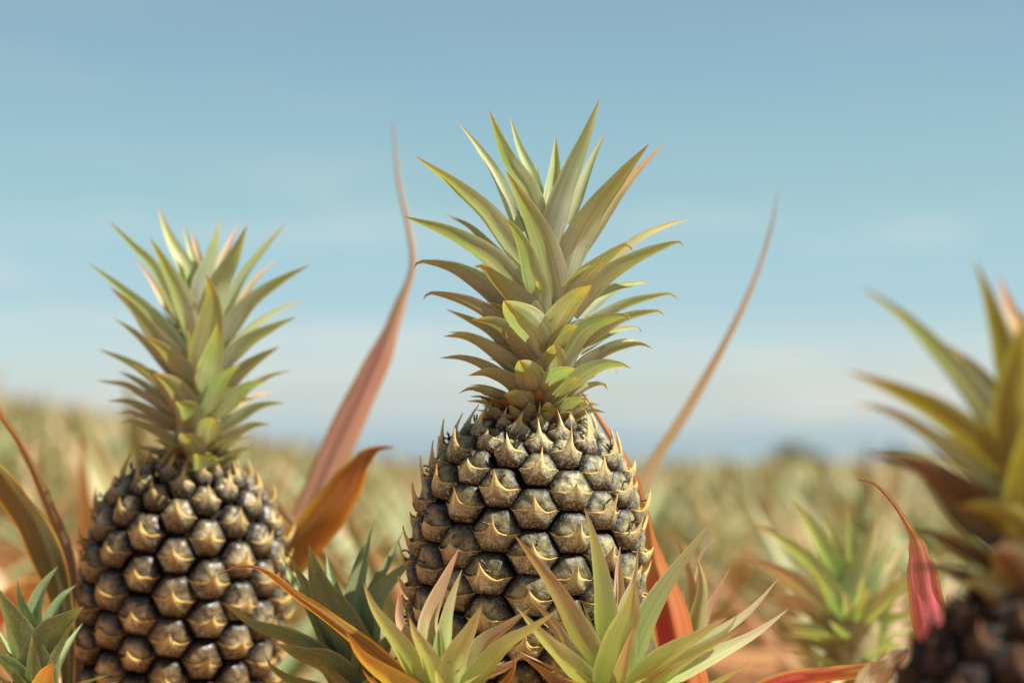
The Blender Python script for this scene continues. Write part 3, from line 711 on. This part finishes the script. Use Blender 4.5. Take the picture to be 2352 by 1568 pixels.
for pts, w, dt in [([(1330, 160), (1270, 350), (1180, 640)], 100, 30), ([(1540, 330), (1380, 480), (1160, 800)], 110, -30), ([(1640, 560), (1440, 680), (1170, 930)], 110, 20),
        ([(1650, 790), (1430, 830), (1180, 1030)], 100, -40), ([(1560, 960), (1400, 990), (1180, 1130)], 90, 20), ([(1500, 1140), (1360, 1150), (1180, 1240)], 80, -30), ([(1440, 1270), (1300, 1290), (1180, 1350)], 70, 0)]:
    L6(pts, w, 0, dt, 'crown_olive')
back_leaves(crown, [(2384, 1390), (2390, 1000)], DR, 20, random.Random(5), 300, (M['crown_olive'], M['crown_brown']))
# ================================================================== SLIPS (young rosettes) IN FRONT
def slip(name, base_px, d, label, group='young slips round the fruit stalks'):
    o = empty(name, P(base_px[0], base_px[1], d), label, 'pineapple slip', group)
    mb = MB(); b = P(base_px[0], base_px[1], d)
    tube(mb, [b + Vector((0, 0, 0.006)), b - Vector((0, -0.01, 0.05)), Vector((b.x, b.y + 0.03, 0.0))], [0.014, 0.012, 0.012]); mb.build('stem', M['stem'], o)
    return o
DA = 1.13
sa = slip('pineapple_slip', c7(1500, 1330), DA, 'yellow green slip with narrow blushed leaves under the lower left of the sharp pineapple')
def LA(pts, w, db, dt, mat='slip', **kw):
    return traced_leaf('leaf', sa, pts, DA, db, dt, w * 0.46, M[mat], 'slip', conv=c7, fold=1.25, chan=0.45, **kw)
LA([(990, 540), (1060, 720), (1200, 930), (1420, 1290)], 140, -20, -60)
LA([(1215, 605), (1212, 760), (1265, 900), (1440, 1240)], 110, 20, 60, 'slip_brown')
LA([(1280, 760), (1320, 880), (1405, 1040), (1490, 1310)], 140, -30, -110)
LA([(1335, 680), (1360, 800), (1410, 940), (1490, 1200)], 80, 10, 30)
LA([(1595, 325), (1530, 500), (1455, 700), (1430, 850), (1480, 1230)], 140, 10, 40, 'slip_brown')
LA([(1612, 460), (1565, 620), (1525, 820), (1495, 1200)], 105, 5, 20)
LA([(1475, 810), (1480, 950), (1490, 1250)], 62, 0, 0)
LA([(1738, 680), (1665, 850), (1575, 1050), (1530, 1350)], 170, -40, -90)
LA([(2045, 705), (1880, 840), (1740, 950), (1570, 1230)], 120, 0, 20, 'slip_brown')
LA([(2215, 715), (2050, 840), (1850, 980), (1590, 1330)], 135, -20, -80)
LA([(880, 845), (970, 1000), (1090, 1110), (1400, 1330)], 140, -20, -120, 'slip_orange')
LA([(1995, 1000), (1890, 1080), (1720, 1160), (1580, 1310)], 110, -10, 0, 'slip_brown')
LA([(980, 1080), (1050, 1170), (1220, 1290), (1440, 1360)], 70, -20, -150, 'slip_orange')
LA([(1905, 985), (1935, 1005), (1935, 1090), (1860, 1200), (1620, 1350)], 60, -10, -40, 'rust')
DB = 1.15
sb_ = slip('pineapple_slip', c8(560, 1760), DB, 'largest yellow green slip with broad upright leaves at the lower right of the sharp pineapple')
def LB(pts, w, db, dt, mat='slip', **kw):
    return traced_leaf('leaf', sb_, pts, DB, db, dt, w * 0.335, M[mat], 'slip', conv=c8, fold=1.25, **kw)
LB([(315, 90), (375, 350), (430, 800), (470, 1580)], 200, 0, 40, 'slip')
LB([(-272, 320), (0, 700), (200, 1050), (340, 1350), (450, 1680)], 215, -10, -25, 'slip_brown')
LB([(620, 415), (605, 600), (610, 850), (560, 1400)], 140, 20, 80, 'slip_brown')
LB([(770, 420), (740, 700), (645, 950), (570, 1400)], 90, 10, 50)
LB([(1398, 200), (1180, 540), (960, 900), (740, 1400), (640, 1700)], 230, -5, 10, 'slip', chan=0.6)
LB([(740, 690), (715, 950), (630, 1250), (560, 1730)], 330, -40, -170)
LB([(1520, 1012), (1250, 1200), (950, 1400), (640, 1760)], 200, -30, -150)
LB([(1655, 1105), (1440, 1230), (1150, 1400), (700, 1760)], 150, -10, -60)
LB([(1612, 970), (1530, 1120), (1350, 1260), (1000, 1480), (680, 1700)], 150, 0, 20)
LB([(2030, 945), (1750, 1160), (1400, 1350), (700, 1720)], 150, 0, 60, 'slip')
LB([(1948, 685), (1750, 920), (1500, 1120), (700, 1640)], 115, 10, 100, 'slip')
LB([(-244, 935), (-10, 1220), (200, 1430), (470, 1720)], 185, -20, -120)
LB([(-145, 840), (50, 1080), (200, 1330), (430, 1660)], 140, -10, -20, 'slip_brown')
LB([(1710, 1385), (1560, 1490), (1200, 1690), (700, 1800)], 110, -10, -120)
LB([(-215, 1340), (-60, 1450), (120, 1600), (420, 1760)], 120, 0, -60, 'brown')
LB([(300, 880), (380, 1150), (470, 1500)], 60, 0, 20)
def slip_fill(o, base_px, d, n, rng, size, w, mats, lo=25, hi=75):
    u = KX * d
    for i in range(n):
        phi = i * 2.39996 + rng.uniform(-0.3, 0.3); rad = Vector((math.sin(phi), -math.cos(phi), 0))
        e = R(rng.uniform(lo, hi)); pts = [P(base_px[0], base_px[1], d) + rad * 6 * u]; L = size * u * rng.uniform(0.7, 1.1)
        for k in range(12):
            pts.append(pts[-1] + (rad * math.cos(e) + Vector((0, 0, 1)) * math.sin(e)) * (L / 12)); e -= R(rng.uniform(-0.5, 2.5))
        mb = MB(); ribbon(mb, pts, u * w * rng.uniform(0.8, 1.15), rad, 'slip', 0.5, 1.25, 8, 0.0, 1, rng.random(), 0.1)
        mb.build('leaf', mats[i % len(mats)], o)
slip_fill(sa, c7(1500, 1330), DA, 12, random.Random(51), 190, 36, (M['slip'], M['slip_brown'], M['slip']))
slip_fill(sb_, c8(560, 1760), DB, 13, random.Random(52), 250, 44, (M['slip'], M['slip'], M['slip_brown']))
DC = 1.3
sc_ = slip('pineapple_slip', c8(1160, 1800), DC, 'dull green slip half hidden behind the largest slip, right of the crimson leaf')
def LC(pts, w, db, dt, mat='slip', **kw):
    return traced_leaf('leaf', sc_, pts, DC, db, dt, w * 0.33, M[mat], 'slip', conv=c8, fold=1.3, **kw)
LC([(1075, 340), (1130, 520), (1185, 800), (1160, 1500)], 130, 0, 40, 'slip_brown')
LC([(1258, 510), (1310, 760), (1270, 1050), (1170, 1700)], 200, -30, -100)
LC([(1545, 595), (1450, 800), (1360, 1000), (1190, 1600)], 120, 0, 30, 'slip_brown')
LC([(1165, 380), (1190, 600), (1170, 1400)], 60, 10, 50, 'slip_brown')
LC([(795, 740), (850, 900), (950, 1250), (1110, 1700)], 120, 0, -20)
LC([(1380, 400), (1280, 560), (1180, 1400)], 60, 10, 90, 'slip_brown')
LC([(700, 1250), (850, 1400), (1110, 1760)], 100, -20, -60)
DD = 1.27
sd_ = slip('pineapple_slip', c7(950, 1330), DD, 'blue green slip with one broad half lit leaf between the two pineapples')
def LD(pts, w, db, dt, mat='slip_blue', **kw):
    return traced_leaf('leaf', sd_, pts, DD, db, dt, w * 0.54, M[mat], 'slip', conv=c7, fold=1.4, **kw)
LD([(650, 305), (690, 560), (790, 800), (940, 1250)], 250, -20, -60, chan=0.6)
LD([(510, 335), (570, 480), (650, 640), (860, 1120)], 100, 10, 40)
LD([(460, 335), (550, 540), (680, 740), (890, 1200)], 90, 20, 80)
LD([(760, 365), (800, 560), (920, 1000)], 95, 20, 100)
LD([(1052, 165), (980, 450), (945, 700), (960, 1150)], 140, 10, 80)
LD([(1247, 215), (1150, 420), (1060, 620), (970, 1100)], 90, 10, 120)
LD([(1320, 390), (1180, 530), (1070, 700), (980, 1200)], 165, 0, 60)
LD([(122, 677), (300, 820), (560, 930), (880, 1190)], 125, -10, -40, 'slip_blue')
LD([(440, 922), (580, 1000), (780, 1090), (930, 1290)], 165, -20, -130, 'slip_blue')
LD([(1240, 800), (1150, 930), (1080, 1060), (980, 1250)], 120, -10, -40)
LD([(380, 1000), (420, 1080), (560, 1180), (880, 1310)], 90, -10, -80)
slip_fill(sd_, c7(950, 1330), DD, 12, random.Random(53), 240, 50, (M['slip_blue'],))
DG = 1.24
sg_ = slip('pineapple_slip', c4(200, 1720), DG, 'dim grey green slip in the bottom left corner beside the dark pineapple')
def LG(pts, w, db, dt, mat='slip_blue', **kw):
    return traced_leaf('leaf', sg_, pts, DG, db, dt, w * 0.62, M[mat], 'slip', conv=c4, fold=1.4, **kw)
LG([(-40, 990), (60, 1220), (120, 1400), (190, 1680)], 190, -20, -60)
LG([(97, 965), (100, 1100), (135, 1240), (195, 1560)], 110, 10, 40)
LG([(335, 895), (260, 1000), (210, 1150), (195, 1500)], 110, 10, 60)
LG([(485, 1125), (370, 1220), (270, 1340), (215, 1660)], 170, -20, -60)
LG([(440, 1000), (330, 1120), (220, 1450)], 80, 10, 60)
LG([(310, 1450), (260, 1530), (220, 1690)], 100, -30, -150, 'slip_orange')
LG([(-60, 1390), (60, 1480), (190, 1700)], 120, -20, -60)
slip_fill(sg_, c4(200, 1720), DG, 12, random.Random(54), 250, 56, (M['slip_blue'],), 15, 70)
# ================================================================== LONG DYING LEAVES
def long_leaf(name, label, pts, d, wpx, mat, prof_, db=0, dt=0, k=0.9, chan=0.3, cat='dry leaf', wob=0.25, fold=1.5, nseg=44):
    b = P(pts[-1][0], pts[-1][1], d)
    o = empty(name, b, label, cat, 'long dying leaves')
    l = traced_leaf('blade', o, pts, d, db, dt, wpx, M[mat], prof_, chan=chan, k=k, conv=c0, nseg=nseg, nacr=10, wob=wob, fold=fold, dpow=1.0)
    # the leaf clasps the mother stalk below
    foot = P(pts[-1][0], pts[-1][1], d + KX * d * db)
    mb = MB(); w = KX * d * wpx * prof(prof_, 0.0) * 0.5
    rows = []; uvs = []
    for i in range(9):
        t = i / 8; c = foot.lerp(Vector((foot.x * 0.9, foot.y + 0.03, 0.12)), t)
        ww = w * (1 - t) + 0.022 * t
        rows.append([c + Vector((math.sin(a) * ww, -math.cos(a) * ww * 0.45 * (0.3 + t) + 0.3 * ww * (0.3 + t), -0.0005)) for a in [R(-80 + 20 * j) for j in range(9)]])
        uvs.append([(j / 8, 0.02 * t) for j in range(9)])
    mb.grid(rows, uvs, 0.5); mb.build('sheath', M[mat], o)
    return o
long_leaf('dying_leaf', 'tall pink red leaf with thread thin curling tip between the two pineapples',
    [(904, 285), (908, 350), (918, 430), (938, 520), (949, 610), (922, 690), (882, 800), (820, 930), (760, 1060), (705, 1180), (640, 1330), (600, 1600)], 1.62, 72, 'red',
    [(0, 0.62), (0.3, 0.9), (0.46, 1.0), (0.58, 0.82), (0.67, 0.42), (0.74, 0.22), (0.9, 0.14), (1, 0.05)])
long_leaf('dying_leaf', 'short rusty orange leaf with a hooked brown tip in front of the tall pink one',
    [(903, 1027), (868, 1030), (836, 1054), (795, 1120), (735, 1205), (660, 1290), (560, 1420), (520, 1640)], 1.46, 96, 'rust',
    [(0, 0.7), (0.45, 1.0), (0.68, 0.95), (0.8, 0.8), (0.9, 0.4), (0.96, 0.12), (1, 0.04)], k=0.85, chan=0.45, dt=-20)
long_leaf('dying_leaf', 'long thin tan leaf leaning up to the right of the sharp pineapple',
    [(1787, 440), (1772, 520), (1738, 630), (1690, 740), (1632, 850), (1565, 965), (1490, 1080), (1440, 1200), (1420, 1600)], 1.6, 29, 'tan',
    [(0, 0.9), (0.35, 1.0), (0.55, 0.85), (0.75, 0.5), (0.9, 0.3), (1, 0.06)], k=0.8)
long_leaf('dying_leaf', 'crimson and orange leaf pressed against the right side of the sharp pineapple',
    [(1336, 900), (1356, 930), (1394, 990), (1438, 1060), (1468, 1130), (1484, 1200), (1496, 1267), (1514, 1330), (1533, 1389), (1556, 1492), (1580, 1568), (1600, 1700)], 1.27, 98, 'crimson_orange',
    [(0, 0.85), (0.15, 0.95), (0.32, 0.9), (0.42, 0.74), (0.5, 0.52), (0.58, 0.28), (0.66, 0.2), (0.85, 0.14), (1, 0.05)], k=0.92, chan=0.5, wob=0.35, dt=0)
long_leaf('dying_leaf', 'small glossy crimson leaf with a thread thin tip beside the blurred right pineapple',
    [(1974, 1100), (2008, 1110), (2048, 1150), (2085, 1205), (2106, 1250), (2120, 1330), (2136, 1420), (2150, 1490), (2170, 1620)], 1.2, 84, 'pink',
    [(0, 0.7), (0.2, 0.95), (0.36, 1.0), (0.52, 0.86), (0.62, 0.52), (0.7, 0.2), (0.8, 0.12), (1, 0.08)], k=0.95, chan=0.14)
long_leaf('dying_leaf', 'orange red leaf lying low along the bottom right edge',
    [(2080, 1500), (2062, 1520), (1990, 1540), (1880, 1552), (1780, 1572), (1640, 1640)], 1.1, 40, 'crimson',
    [(0, 0.8), (0.4, 1.0), (0.8, 0.9), (1, 0.3)], k=0.8)
long_leaf('dying_leaf', 'curled straw coloured leaf at the foot of the blurred pineapple at right',
    [(2086, 1492), (2062, 1508), (2030, 1540), (2000, 1570), (1960, 1660)], 1.08, 66, 'tan',
    [(0, 0.9), (0.5, 1.0), (0.85, 0.6), (1, 0.2)], k=0.8)
long_leaf('dying_leaf', 'broad olive leaf with a yellow rim entering from the left edge',
    [(-70, 1000), (-20, 1075), (30, 1150), (75, 1215), (110, 1290), (135, 1370), (150, 1450), (156, 1640)], 1.34, 84, 'olive',
    [(0, 0.3), (0.25, 0.5), (0.55, 1.0), (0.75, 0.8), (1, 0.1)], k=0.85, chan=0.25)
long_leaf('dying_leaf', 'narrow grey brown spiny leaf bending down past the dark pineapple at the left edge',
    [(-40, 880), (0, 950), (40, 1010), (85, 1100), (120, 1180), (146, 1260), (168, 1400), (180, 1640)], 1.38, 36, 'brown',
    [(0, 0.7), (0.3, 0.9), (0.48, 1.0), (0.62, 0.75), (0.75, 0.5), (1, 0.35)], k=0.85)
long_leaf('dying_leaf', 'thin pinkish leaf slanting down to the right of the dark pineapple',
    [(556, 1068), (590, 1105), (640, 1165), (690, 1222), (735, 1267), (780, 1326), (830, 1400), (880, 1600)], 1.5, 34, 'slip_brown',
    [(0, 0.9), (0.5, 1.0), (0.8, 0.7), (1, 0.3)], k=0.85)
long_leaf('dying_leaf', 'long orange brown leaf arching to a hooked tip in front of the dark pineapple',
    [c7(85, 492), c7(200, 452), c7(300, 452), c7(400, 495), c7(560, 625), c7(760, 770), c7(920, 890), c7(1090, 1030), c7(1300, 1240), c7(1360, 1500)], 1.2, 42, 'rust',
    [(0, 1.0), (0.35, 1.0), (0.55, 0.7), (0.75, 0.45), (0.9, 0.16), (1, 0.05)], k=0.7, chan=0.6, fold=1.2)
long_leaf('dying_leaf', 'blurred red leaf low behind the bottom left slip',
    [c4(255, 990), c4(190, 1010), c4(110, 1060), c4(30, 1130), c4(-80, 1250), c4(-120, 1500)], 1.75, 62, 'crimson',
    [(0, 0.8), (0.4, 1.0), (0.8, 0.9), (1, 0.3)], k=0.8)
# ================================================================== FIELD, SEA, SKY
def ground_z(x, y):
    left = max(0.0, -x - 0.12 - 0.055 * max(0, y - 2.0)) * 0.17 if y > 0 else 0.0
    z = -0.006 * y + min(left, 4.0) * (1.0 if y > 2.2 else max(0, (y - 1.4) / 0.8))
    if y > 70: z -= ((y - 70) * 0.16)
    return z
def sheet(name, xs, ys, fz, mat):
    mb = MB(); rows = [[Vector((x, y, fz(x, y))) for x in xs] for y in ys]
    mb.grid(rows, [[(0, 0)] * len(xs)] * len(ys)); o = mb.build(name, mat); return tag(o, kind='structure')
m, g = new_mat('field_soil')
pos = g.n('ShaderNodeTexCoord').outputs['Object']
n1 = g.noise(pos, 0.9, 5.0); n2 = g.noise(pos, 14.0, 4.0)
c = g.mix(g.ss(n1, 0.35, 0.65), lin(170, 108, 62), lin(194, 132, 80)); c = g.mix(g.m('MULTIPLY', g.ss(n2, 0.5, 0.7), 0.5), c, lin(120, 78, 52))
bs = g.n('ShaderNodeBsdfPrincipled', {'Base Color': c, 'Roughness': 0.95, 'Normal': g.n('ShaderNodeBump', {'Height': n2, 'Strength': 0.6, 'Distance': 0.05}).outputs[0]})
g.n('ShaderNodeOutputMaterial', {0: bs.outputs[0]}); M['soil'] = m
xs = [-160, -90, -50, -30, -20, -14, -10, -7, -5, -4, -3, -2.4, -1.9, -1.5, -1.2, -0.9, -0.6, -0.3, 0, 0.5, 1, 2, 4, 8, 16, 30, 60, 160]
ys = [-60, -20, -6, -2, 0, 0.6, 1, 1.4, 1.8, 2.2, 2.6, 3, 4, 5, 6, 8, 10, 13, 16, 20, 25, 30, 36, 42, 50, 60, 66, 70, 75, 85, 100, 130, 200, 260]
sheet('ground', xs, ys, ground_z, M['soil'])
m, g = new_mat('sea_water')
pos = g.n('ShaderNodeTexCoord').outputs['Object']
w = g.noise(pos, 0.12, 4.0)
bs = g.n('ShaderNodeBsdfPrincipled', {'Base Color': lin(108, 128, 136), 'Roughness': 0.6, 'Specular IOR Level': 0.5, 'Normal': g.n('ShaderNodeBump', {'Height': w, 'Strength': 0.5, 'Distance': 1.0}).outputs[0]})
g.n('ShaderNodeOutputMaterial', {0: bs.outputs[0]}); M['sea'] = m
sheet('sea', [-40000, -8000, -1500, 0, 1500, 8000, 40000], [120, 300, 1000, 4000, 12000, 45000], lambda x, y: -14.0, M['sea'])
# field plants
def field_leaf(mb, base, phi, L, w, el, droop, rng, nseg=8, nacr=2):
    rad = Vector((math.sin(phi), -math.cos(phi), 0)); pts = [base.copy()]; e = el
    for k in range(nseg):
        pts.append(pts[-1] + (rad * math.cos(e) + Vector((0, 0, 1)) * math.sin(e)) * (L / nseg)); e -= droop / nseg
    ribbon(mb, pts, w, rad, 'slip', 0.6, 1.3, nacr, 0.0, 1, rng.random(), 0)
def rosette(mb, n, rng, hmax=1.0, nseg=8, w=0.072):
    for i in range(n):
        f = i / n
        el = R(10 + 66 * f + rng.uniform(-7, 7))
        L = hmax * (0.62 + 0.3 * math.sin(math.pi * min(1, 0.15 + f * 0.9))) * rng.uniform(0.8, 1.08)
        field_leaf(mb, Vector((0, 0, 0.04 + 0.22 * f * hmax)), i * 2.39996 + rng.uniform(-0.2, 0.2), L, w * rng.uniform(0.85, 1.2), el, R(rng.uniform(6, 46)) * (1.2 - 0.6 * f), rng, nseg)
protos = []
for i in range(7):
    rng = random.Random(100 + i); mb = MB(); rosette(mb, 20, rng, hmax=0.72, w=0.06)
    o = mb.build('pineapple_plant', M['field']); protos.append(o)
def place(o, x, y, rz, s):
    o.location = (x, y, ground_z(x, y)); o.rotation_euler = (0, 0, rz); o.scale = (s, s, s)
rng = random.Random(21); cnt = 0; y = 2.35; row = 0
fieldlab = 'blurred straw and green pineapple plant among the many in the field behind the fruits'
while cnt < 285:
    half = 0.2255 * y + 0.55; sp = 0.5
    x = -half + rng.uniform(0, sp)
    while x < half and cnt < 285:
        xx = x + rng.uniform(-0.08, 0.08); yy = y + rng.uniform(-0.2, 0.2)
        a_ = xx / yy; ok = not ((yy < 6.2 and 0.05 < a_ < 0.15) or (yy < 5.0 and -0.24 < a_ < -0.19) or (yy < 6.0 and -0.118 < a_ < -0.08))
        if ok:
            if cnt < len(protos): o = protos[cnt]
            else:
                o = protos[rng.randrange(len(protos))].copy(); COL.objects.link(o)
            s = rng.uniform(0.8, 1.08)
            place(o, xx, yy, rng.uniform(0, 6.28), s)
            tag(o, fieldlab, 'pineapple plant', 'pineapple plants in the field behind'); cnt += 1
        x += sp
    y += 0.82; row += 1
print('field plants', cnt, 'to', y)
mb = MB(); rng = random.Random(33); yend = y; y = 2.4
while y < 74:
    half = 0.2255 * y + (1.5 if y > yend else 9.0); inner = 0.0 if y > yend else 0.2255 * y + 0.75; x = -half
    while x < half:
        if abs(x) < inner: x = inner
        xx = x + rng.uniform(-0.2, 0.2); yy = y + rng.uniform(-0.3, 0.3); z = ground_z(xx, yy)
        sub = MB(); rosette(sub, 11, rng, hmax=rng.uniform(0.6, 0.78), nseg=4, w=0.075)
        b0 = len(mb.v); mb.v += [v + Vector((xx, yy, z)) for v in sub.v]; mb.f += [tuple(i + b0 for i in f) for f in sub.f]; mb.uv += sub.uv; oi = rng.random(); mb.rnd += [r_ + oi / 0.45 for r_ in sub.rnd]
        x += 0.55 if y < 30 else 0.8
    y += 0.9 if yend < y < 30 else (1.1 if y < 30 else 1.6)
tag(mb.build('far_field', M['field']), 'distant band of pineapple plants running out to the sea', 'crop field', kind='stuff')
# the nearer blurred plant right of the sharp fruit, leaf by leaf
DH = 1.65
M['plant'] = leaf_mat('plant_leaf_skin', [(0.0, lin(150, 172, 108)), (0.4, lin(160, 182, 118)), (0.8, lin(184, 188, 124)), (1, lin(214, 176, 128))],
    [(0.0, lin(180, 196, 142)), (0.4, lin(204, 212, 164)), (0.8, lin(214, 196, 140)), (1, lin(222, 170, 124))], lin(206, 186, 120), 0.12, 0.32, hue=0.04)
ph = empty('pineapple_plant', P(*c6(480, 1440), DH), 'blurred pale green young plant with fanned leaves at lower right, before the blurred crown', 'pineapple plant', 'pineapple plants in the field behind')
mb = MB(); b = P(*c6(480, 1440), DH); tube(mb, [b + Vector((0, 0, 0.02)), b - Vector((0, 0, 0.1)), Vector((b.x, b.y, 0))], [0.02, 0.022, 0.025]); mb.build('stem', M['stem'], ph)
for pts, w, dt, mt in [([(265, 915), (350, 1050), (420, 1200), (480, 1400)], 60, 20, 'plant'), ([(135, 1000), (260, 1090), (360, 1190), (475, 1410)], 60, -10, 'plant'), ([(90, 1120), (220, 1180), (330, 1270), (465, 1440)], 66, -30, 'slip_brown'),
        ([(575, 965), (545, 1080), (510, 1200), (480, 1420)], 84, -20, 'plant'), ([(460, 930), (475, 1100), (480, 1400)], 56, 40, 'plant'), ([(622, 1040), (575, 1180), (530, 1290), (490, 1430)], 74, 0, 'plant'),
        ([(705, 1175), (600, 1290), (500, 1430)], 80, -30, 'plant'), ([(380, 970), (420, 1120), (475, 1400)], 50, 40, 'plant'), ([(180, 1260), (300, 1290), (455, 1440)], 56, -20, 'slip_brown'),
        ([(710, 1325), (600, 1360), (500, 1450)], 60, -20, 'plant'), ([(225, 1350), (340, 1400), (460, 1470)], 66, -60, 'plant'), ([(660, 1450), (570, 1440), (500, 1460)], 60, -60, 'plant'),
        ([(330, 1150), (400, 1240), (450, 1340), (480, 1450)], 70, -90, 'plant'), ([(540, 1230), (510, 1320), (490, 1450)], 80, -110, 'plant'), ([(680, 1060), (610, 1180), (500, 1420)], 56, 60, 'plant')]:
    traced_leaf('leaf', ph, pts, DH, 0, dt, w * 1.05, M[mt], 'slip', conv=c6, nseg=12, fold=1.4)
slip_fill(ph, c6(480, 1440), DH, 20, random.Random(61), 250, 38, (M['plant'], M['plant'], M['plant'], M['slip_brown']), 15, 75)
slip_fill(ph, c6(475, 1530), DH, 12, random.Random(62), 230, 42, (M['plant'],), -5, 40)
# trees at the field's edge
m, g = new_mat('tree_leaf')
a = g.n('ShaderNodeAttribute', attribute_name='rnd').outputs['Fac']
bs = g.n('ShaderNodeBsdfPrincipled', {'Base Color': g.ramp(a, [(0, lin(84, 90, 44)), (0.6, lin(110, 112, 56)), (1, lin(132, 130, 70))]), 'Roughness': 0.6})
tr = g.n('ShaderNodeBsdfTranslucent', {'Color': lin(90, 106, 44)})
g.n('ShaderNodeOutputMaterial', {0: g.n('ShaderNodeMixShader', {0: 0.2, 1: bs.outputs[0], 2: tr.outputs[0]}).outputs[0]}); M['tree'] = m
def tree(px, d, h, wd, label, seed):
    rng = random.Random(seed)
    x = (px - W0 / 2) * KX * d; z0 = ground_z(x, d); b = Vector((x, d, z0))
    o = empty('tree', b, label, 'tree', 'trees at the edge of the field')
    mb = MB(); tube(mb, [b, b + Vector((0.05, 0, h * 0.4)), b + Vector((0.1, 0.05, h * 0.75))], [0.12, 0.09, 0.03], 8); mb.build('trunk', M['stem'], o)
    mb = MB()
    lobes = [(Vector((rng.uniform(-1, 1) * wd * 0.36, rng.uniform(-0.5, 0.5) * wd * 0.4, h * rng.uniform(0.35, 0.84))), rng.uniform(0.07, 0.13) * wd) for _ in range(22)]
    for c_, r_ in lobes:
        for _ in range(170):
            dv = Vector((rng.gauss(0, 1), rng.gauss(0, 1), rng.gauss(0, 1))).normalized() * r_ * rng.uniform(0.4, 1.05)
            p = b + c_ + Vector((dv.x, dv.y, dv.z * 0.75))
            u1 = Vector((rng.gauss(0, 1), rng.gauss(0, 1), rng.gauss(0, 1))).normalized(); v1 = u1.cross(Vector((rng.random(), rng.random(), 1))).normalized()
            s = rng.uniform(0.14, 0.3); k = len(mb.v)
            mb.v += [p - u1 * s, p + v1 * s * 0.4, p + u1 * s, p - v1 * s * 0.4]; mb.uv += [(0, 0)] * 4; mb.rnd += [rng.random()] * 4; mb.f.append((k, k + 1, k + 2, k + 3))
    mb.build('crown', M['tree'], o)
tree(1985, 95, 5.55, 9.0, 'dark green bushy tree on the horizon left of the blurred crown', 1)
tree(2080, 97, 6.05, 9.0, 'dark green tree on the horizon partly behind the blurred crown leaves', 2)
tree(2230, 99, 5.9, 9.0, 'dark tree on the horizon behind the middle of the blurred crown', 3)
# ------------------------------------------------------------------ light
SUN = Vector((0.58, -0.14, 0.80)).normalized()
el = math.asin(SUN.z); rot = math.atan2(SUN.x, SUN.y)
sl = bpy.data.lights.new('sun', 'SUN'); sl.energy = 5.0; sl.angle = R(0.5); sl.color = (1.0, 0.965, 0.9)
so = bpy.data.objects.new('sun', sl); COL.objects.link(so); so.rotation_euler = SUN.to_track_quat('Z', 'Y').to_euler(); so.location = (2, -1, 4)
wd = bpy.data.worlds.new('World'); scene.world = wd; wd.use_nodes = True
g = NT(wd.node_tree)
sky = g.n('ShaderNodeTexSky', sky_type='NISHITA'); sky.sun_disc = False; sky.sun_elevation = el; sky.sun_rotation = rot
sky.altitude = 50; sky.air_density = 1.0; sky.dust_density = 1.2; sky.ozone_density = 1.5
tc = g.n('ShaderNodeTexCoord').outputs['Generated']
z = g.n('ShaderNodeSeparateXYZ', {0: tc}).outputs[2]
hz = lambda a, b, c: (a / 2, b / 2, c / 2, 1)
tint = g.ramp(g.m('MULTIPLY', z, 5.0), [(0.0, hz(1.18, 1.52, 2.0)), (0.04, hz(1.2, 1.46, 1.84)), (0.12, hz(1.12, 1.2, 1.38)), (0.32, hz(0.754, 0.924, 1.05)), (0.54, hz(0.755, 0.905, 0.85)), (0.94, hz(0.755, 0.865, 0.765))])
col = g.mix(1.0, sky.outputs[0], tint, 'MULTIPLY')
col = g.mix(1.0, col, (2, 2, 2, 1), 'MULTIPLY')
# thin high cloud, drawn out along the horizon
st = g.n('ShaderNodeMapping', {'Vector': tc, 'Scale': (6, 6, 42), 'Location': (1.3, 0.4, 0.2), 'Rotation': (0, R(4), 0)}).outputs[0]
cl = g.noise(st, 1.0, 5.0, 0.6)
cf = g.m('MULTIPLY', g.ss(cl, 0.48, 0.72), g.ss(z, 0.03, 0.15, 0.55, 0.07))
col = g.mix(cf, col, (5.6, 5.5, 5.1, 1))
SKYN = (g, sky, z, tc, col)
g.n('ShaderNodeOutputWorld', {0: g.n('ShaderNodeBackground', {'Color': col, 'Strength': 0.08}).outputs[0]})
scene.view_settings.view_transform = 'Standard'; scene.view_settings.look = 'None'
scene.view_settings.exposure = 0.87; scene.view_settings.gamma = 1.0
scene.cycles.max_bounces = 8; scene.cycles.transmission_bounces = 4; scene.cycles.diffuse_bounces = 4
scene.cycles.use_denoising = True
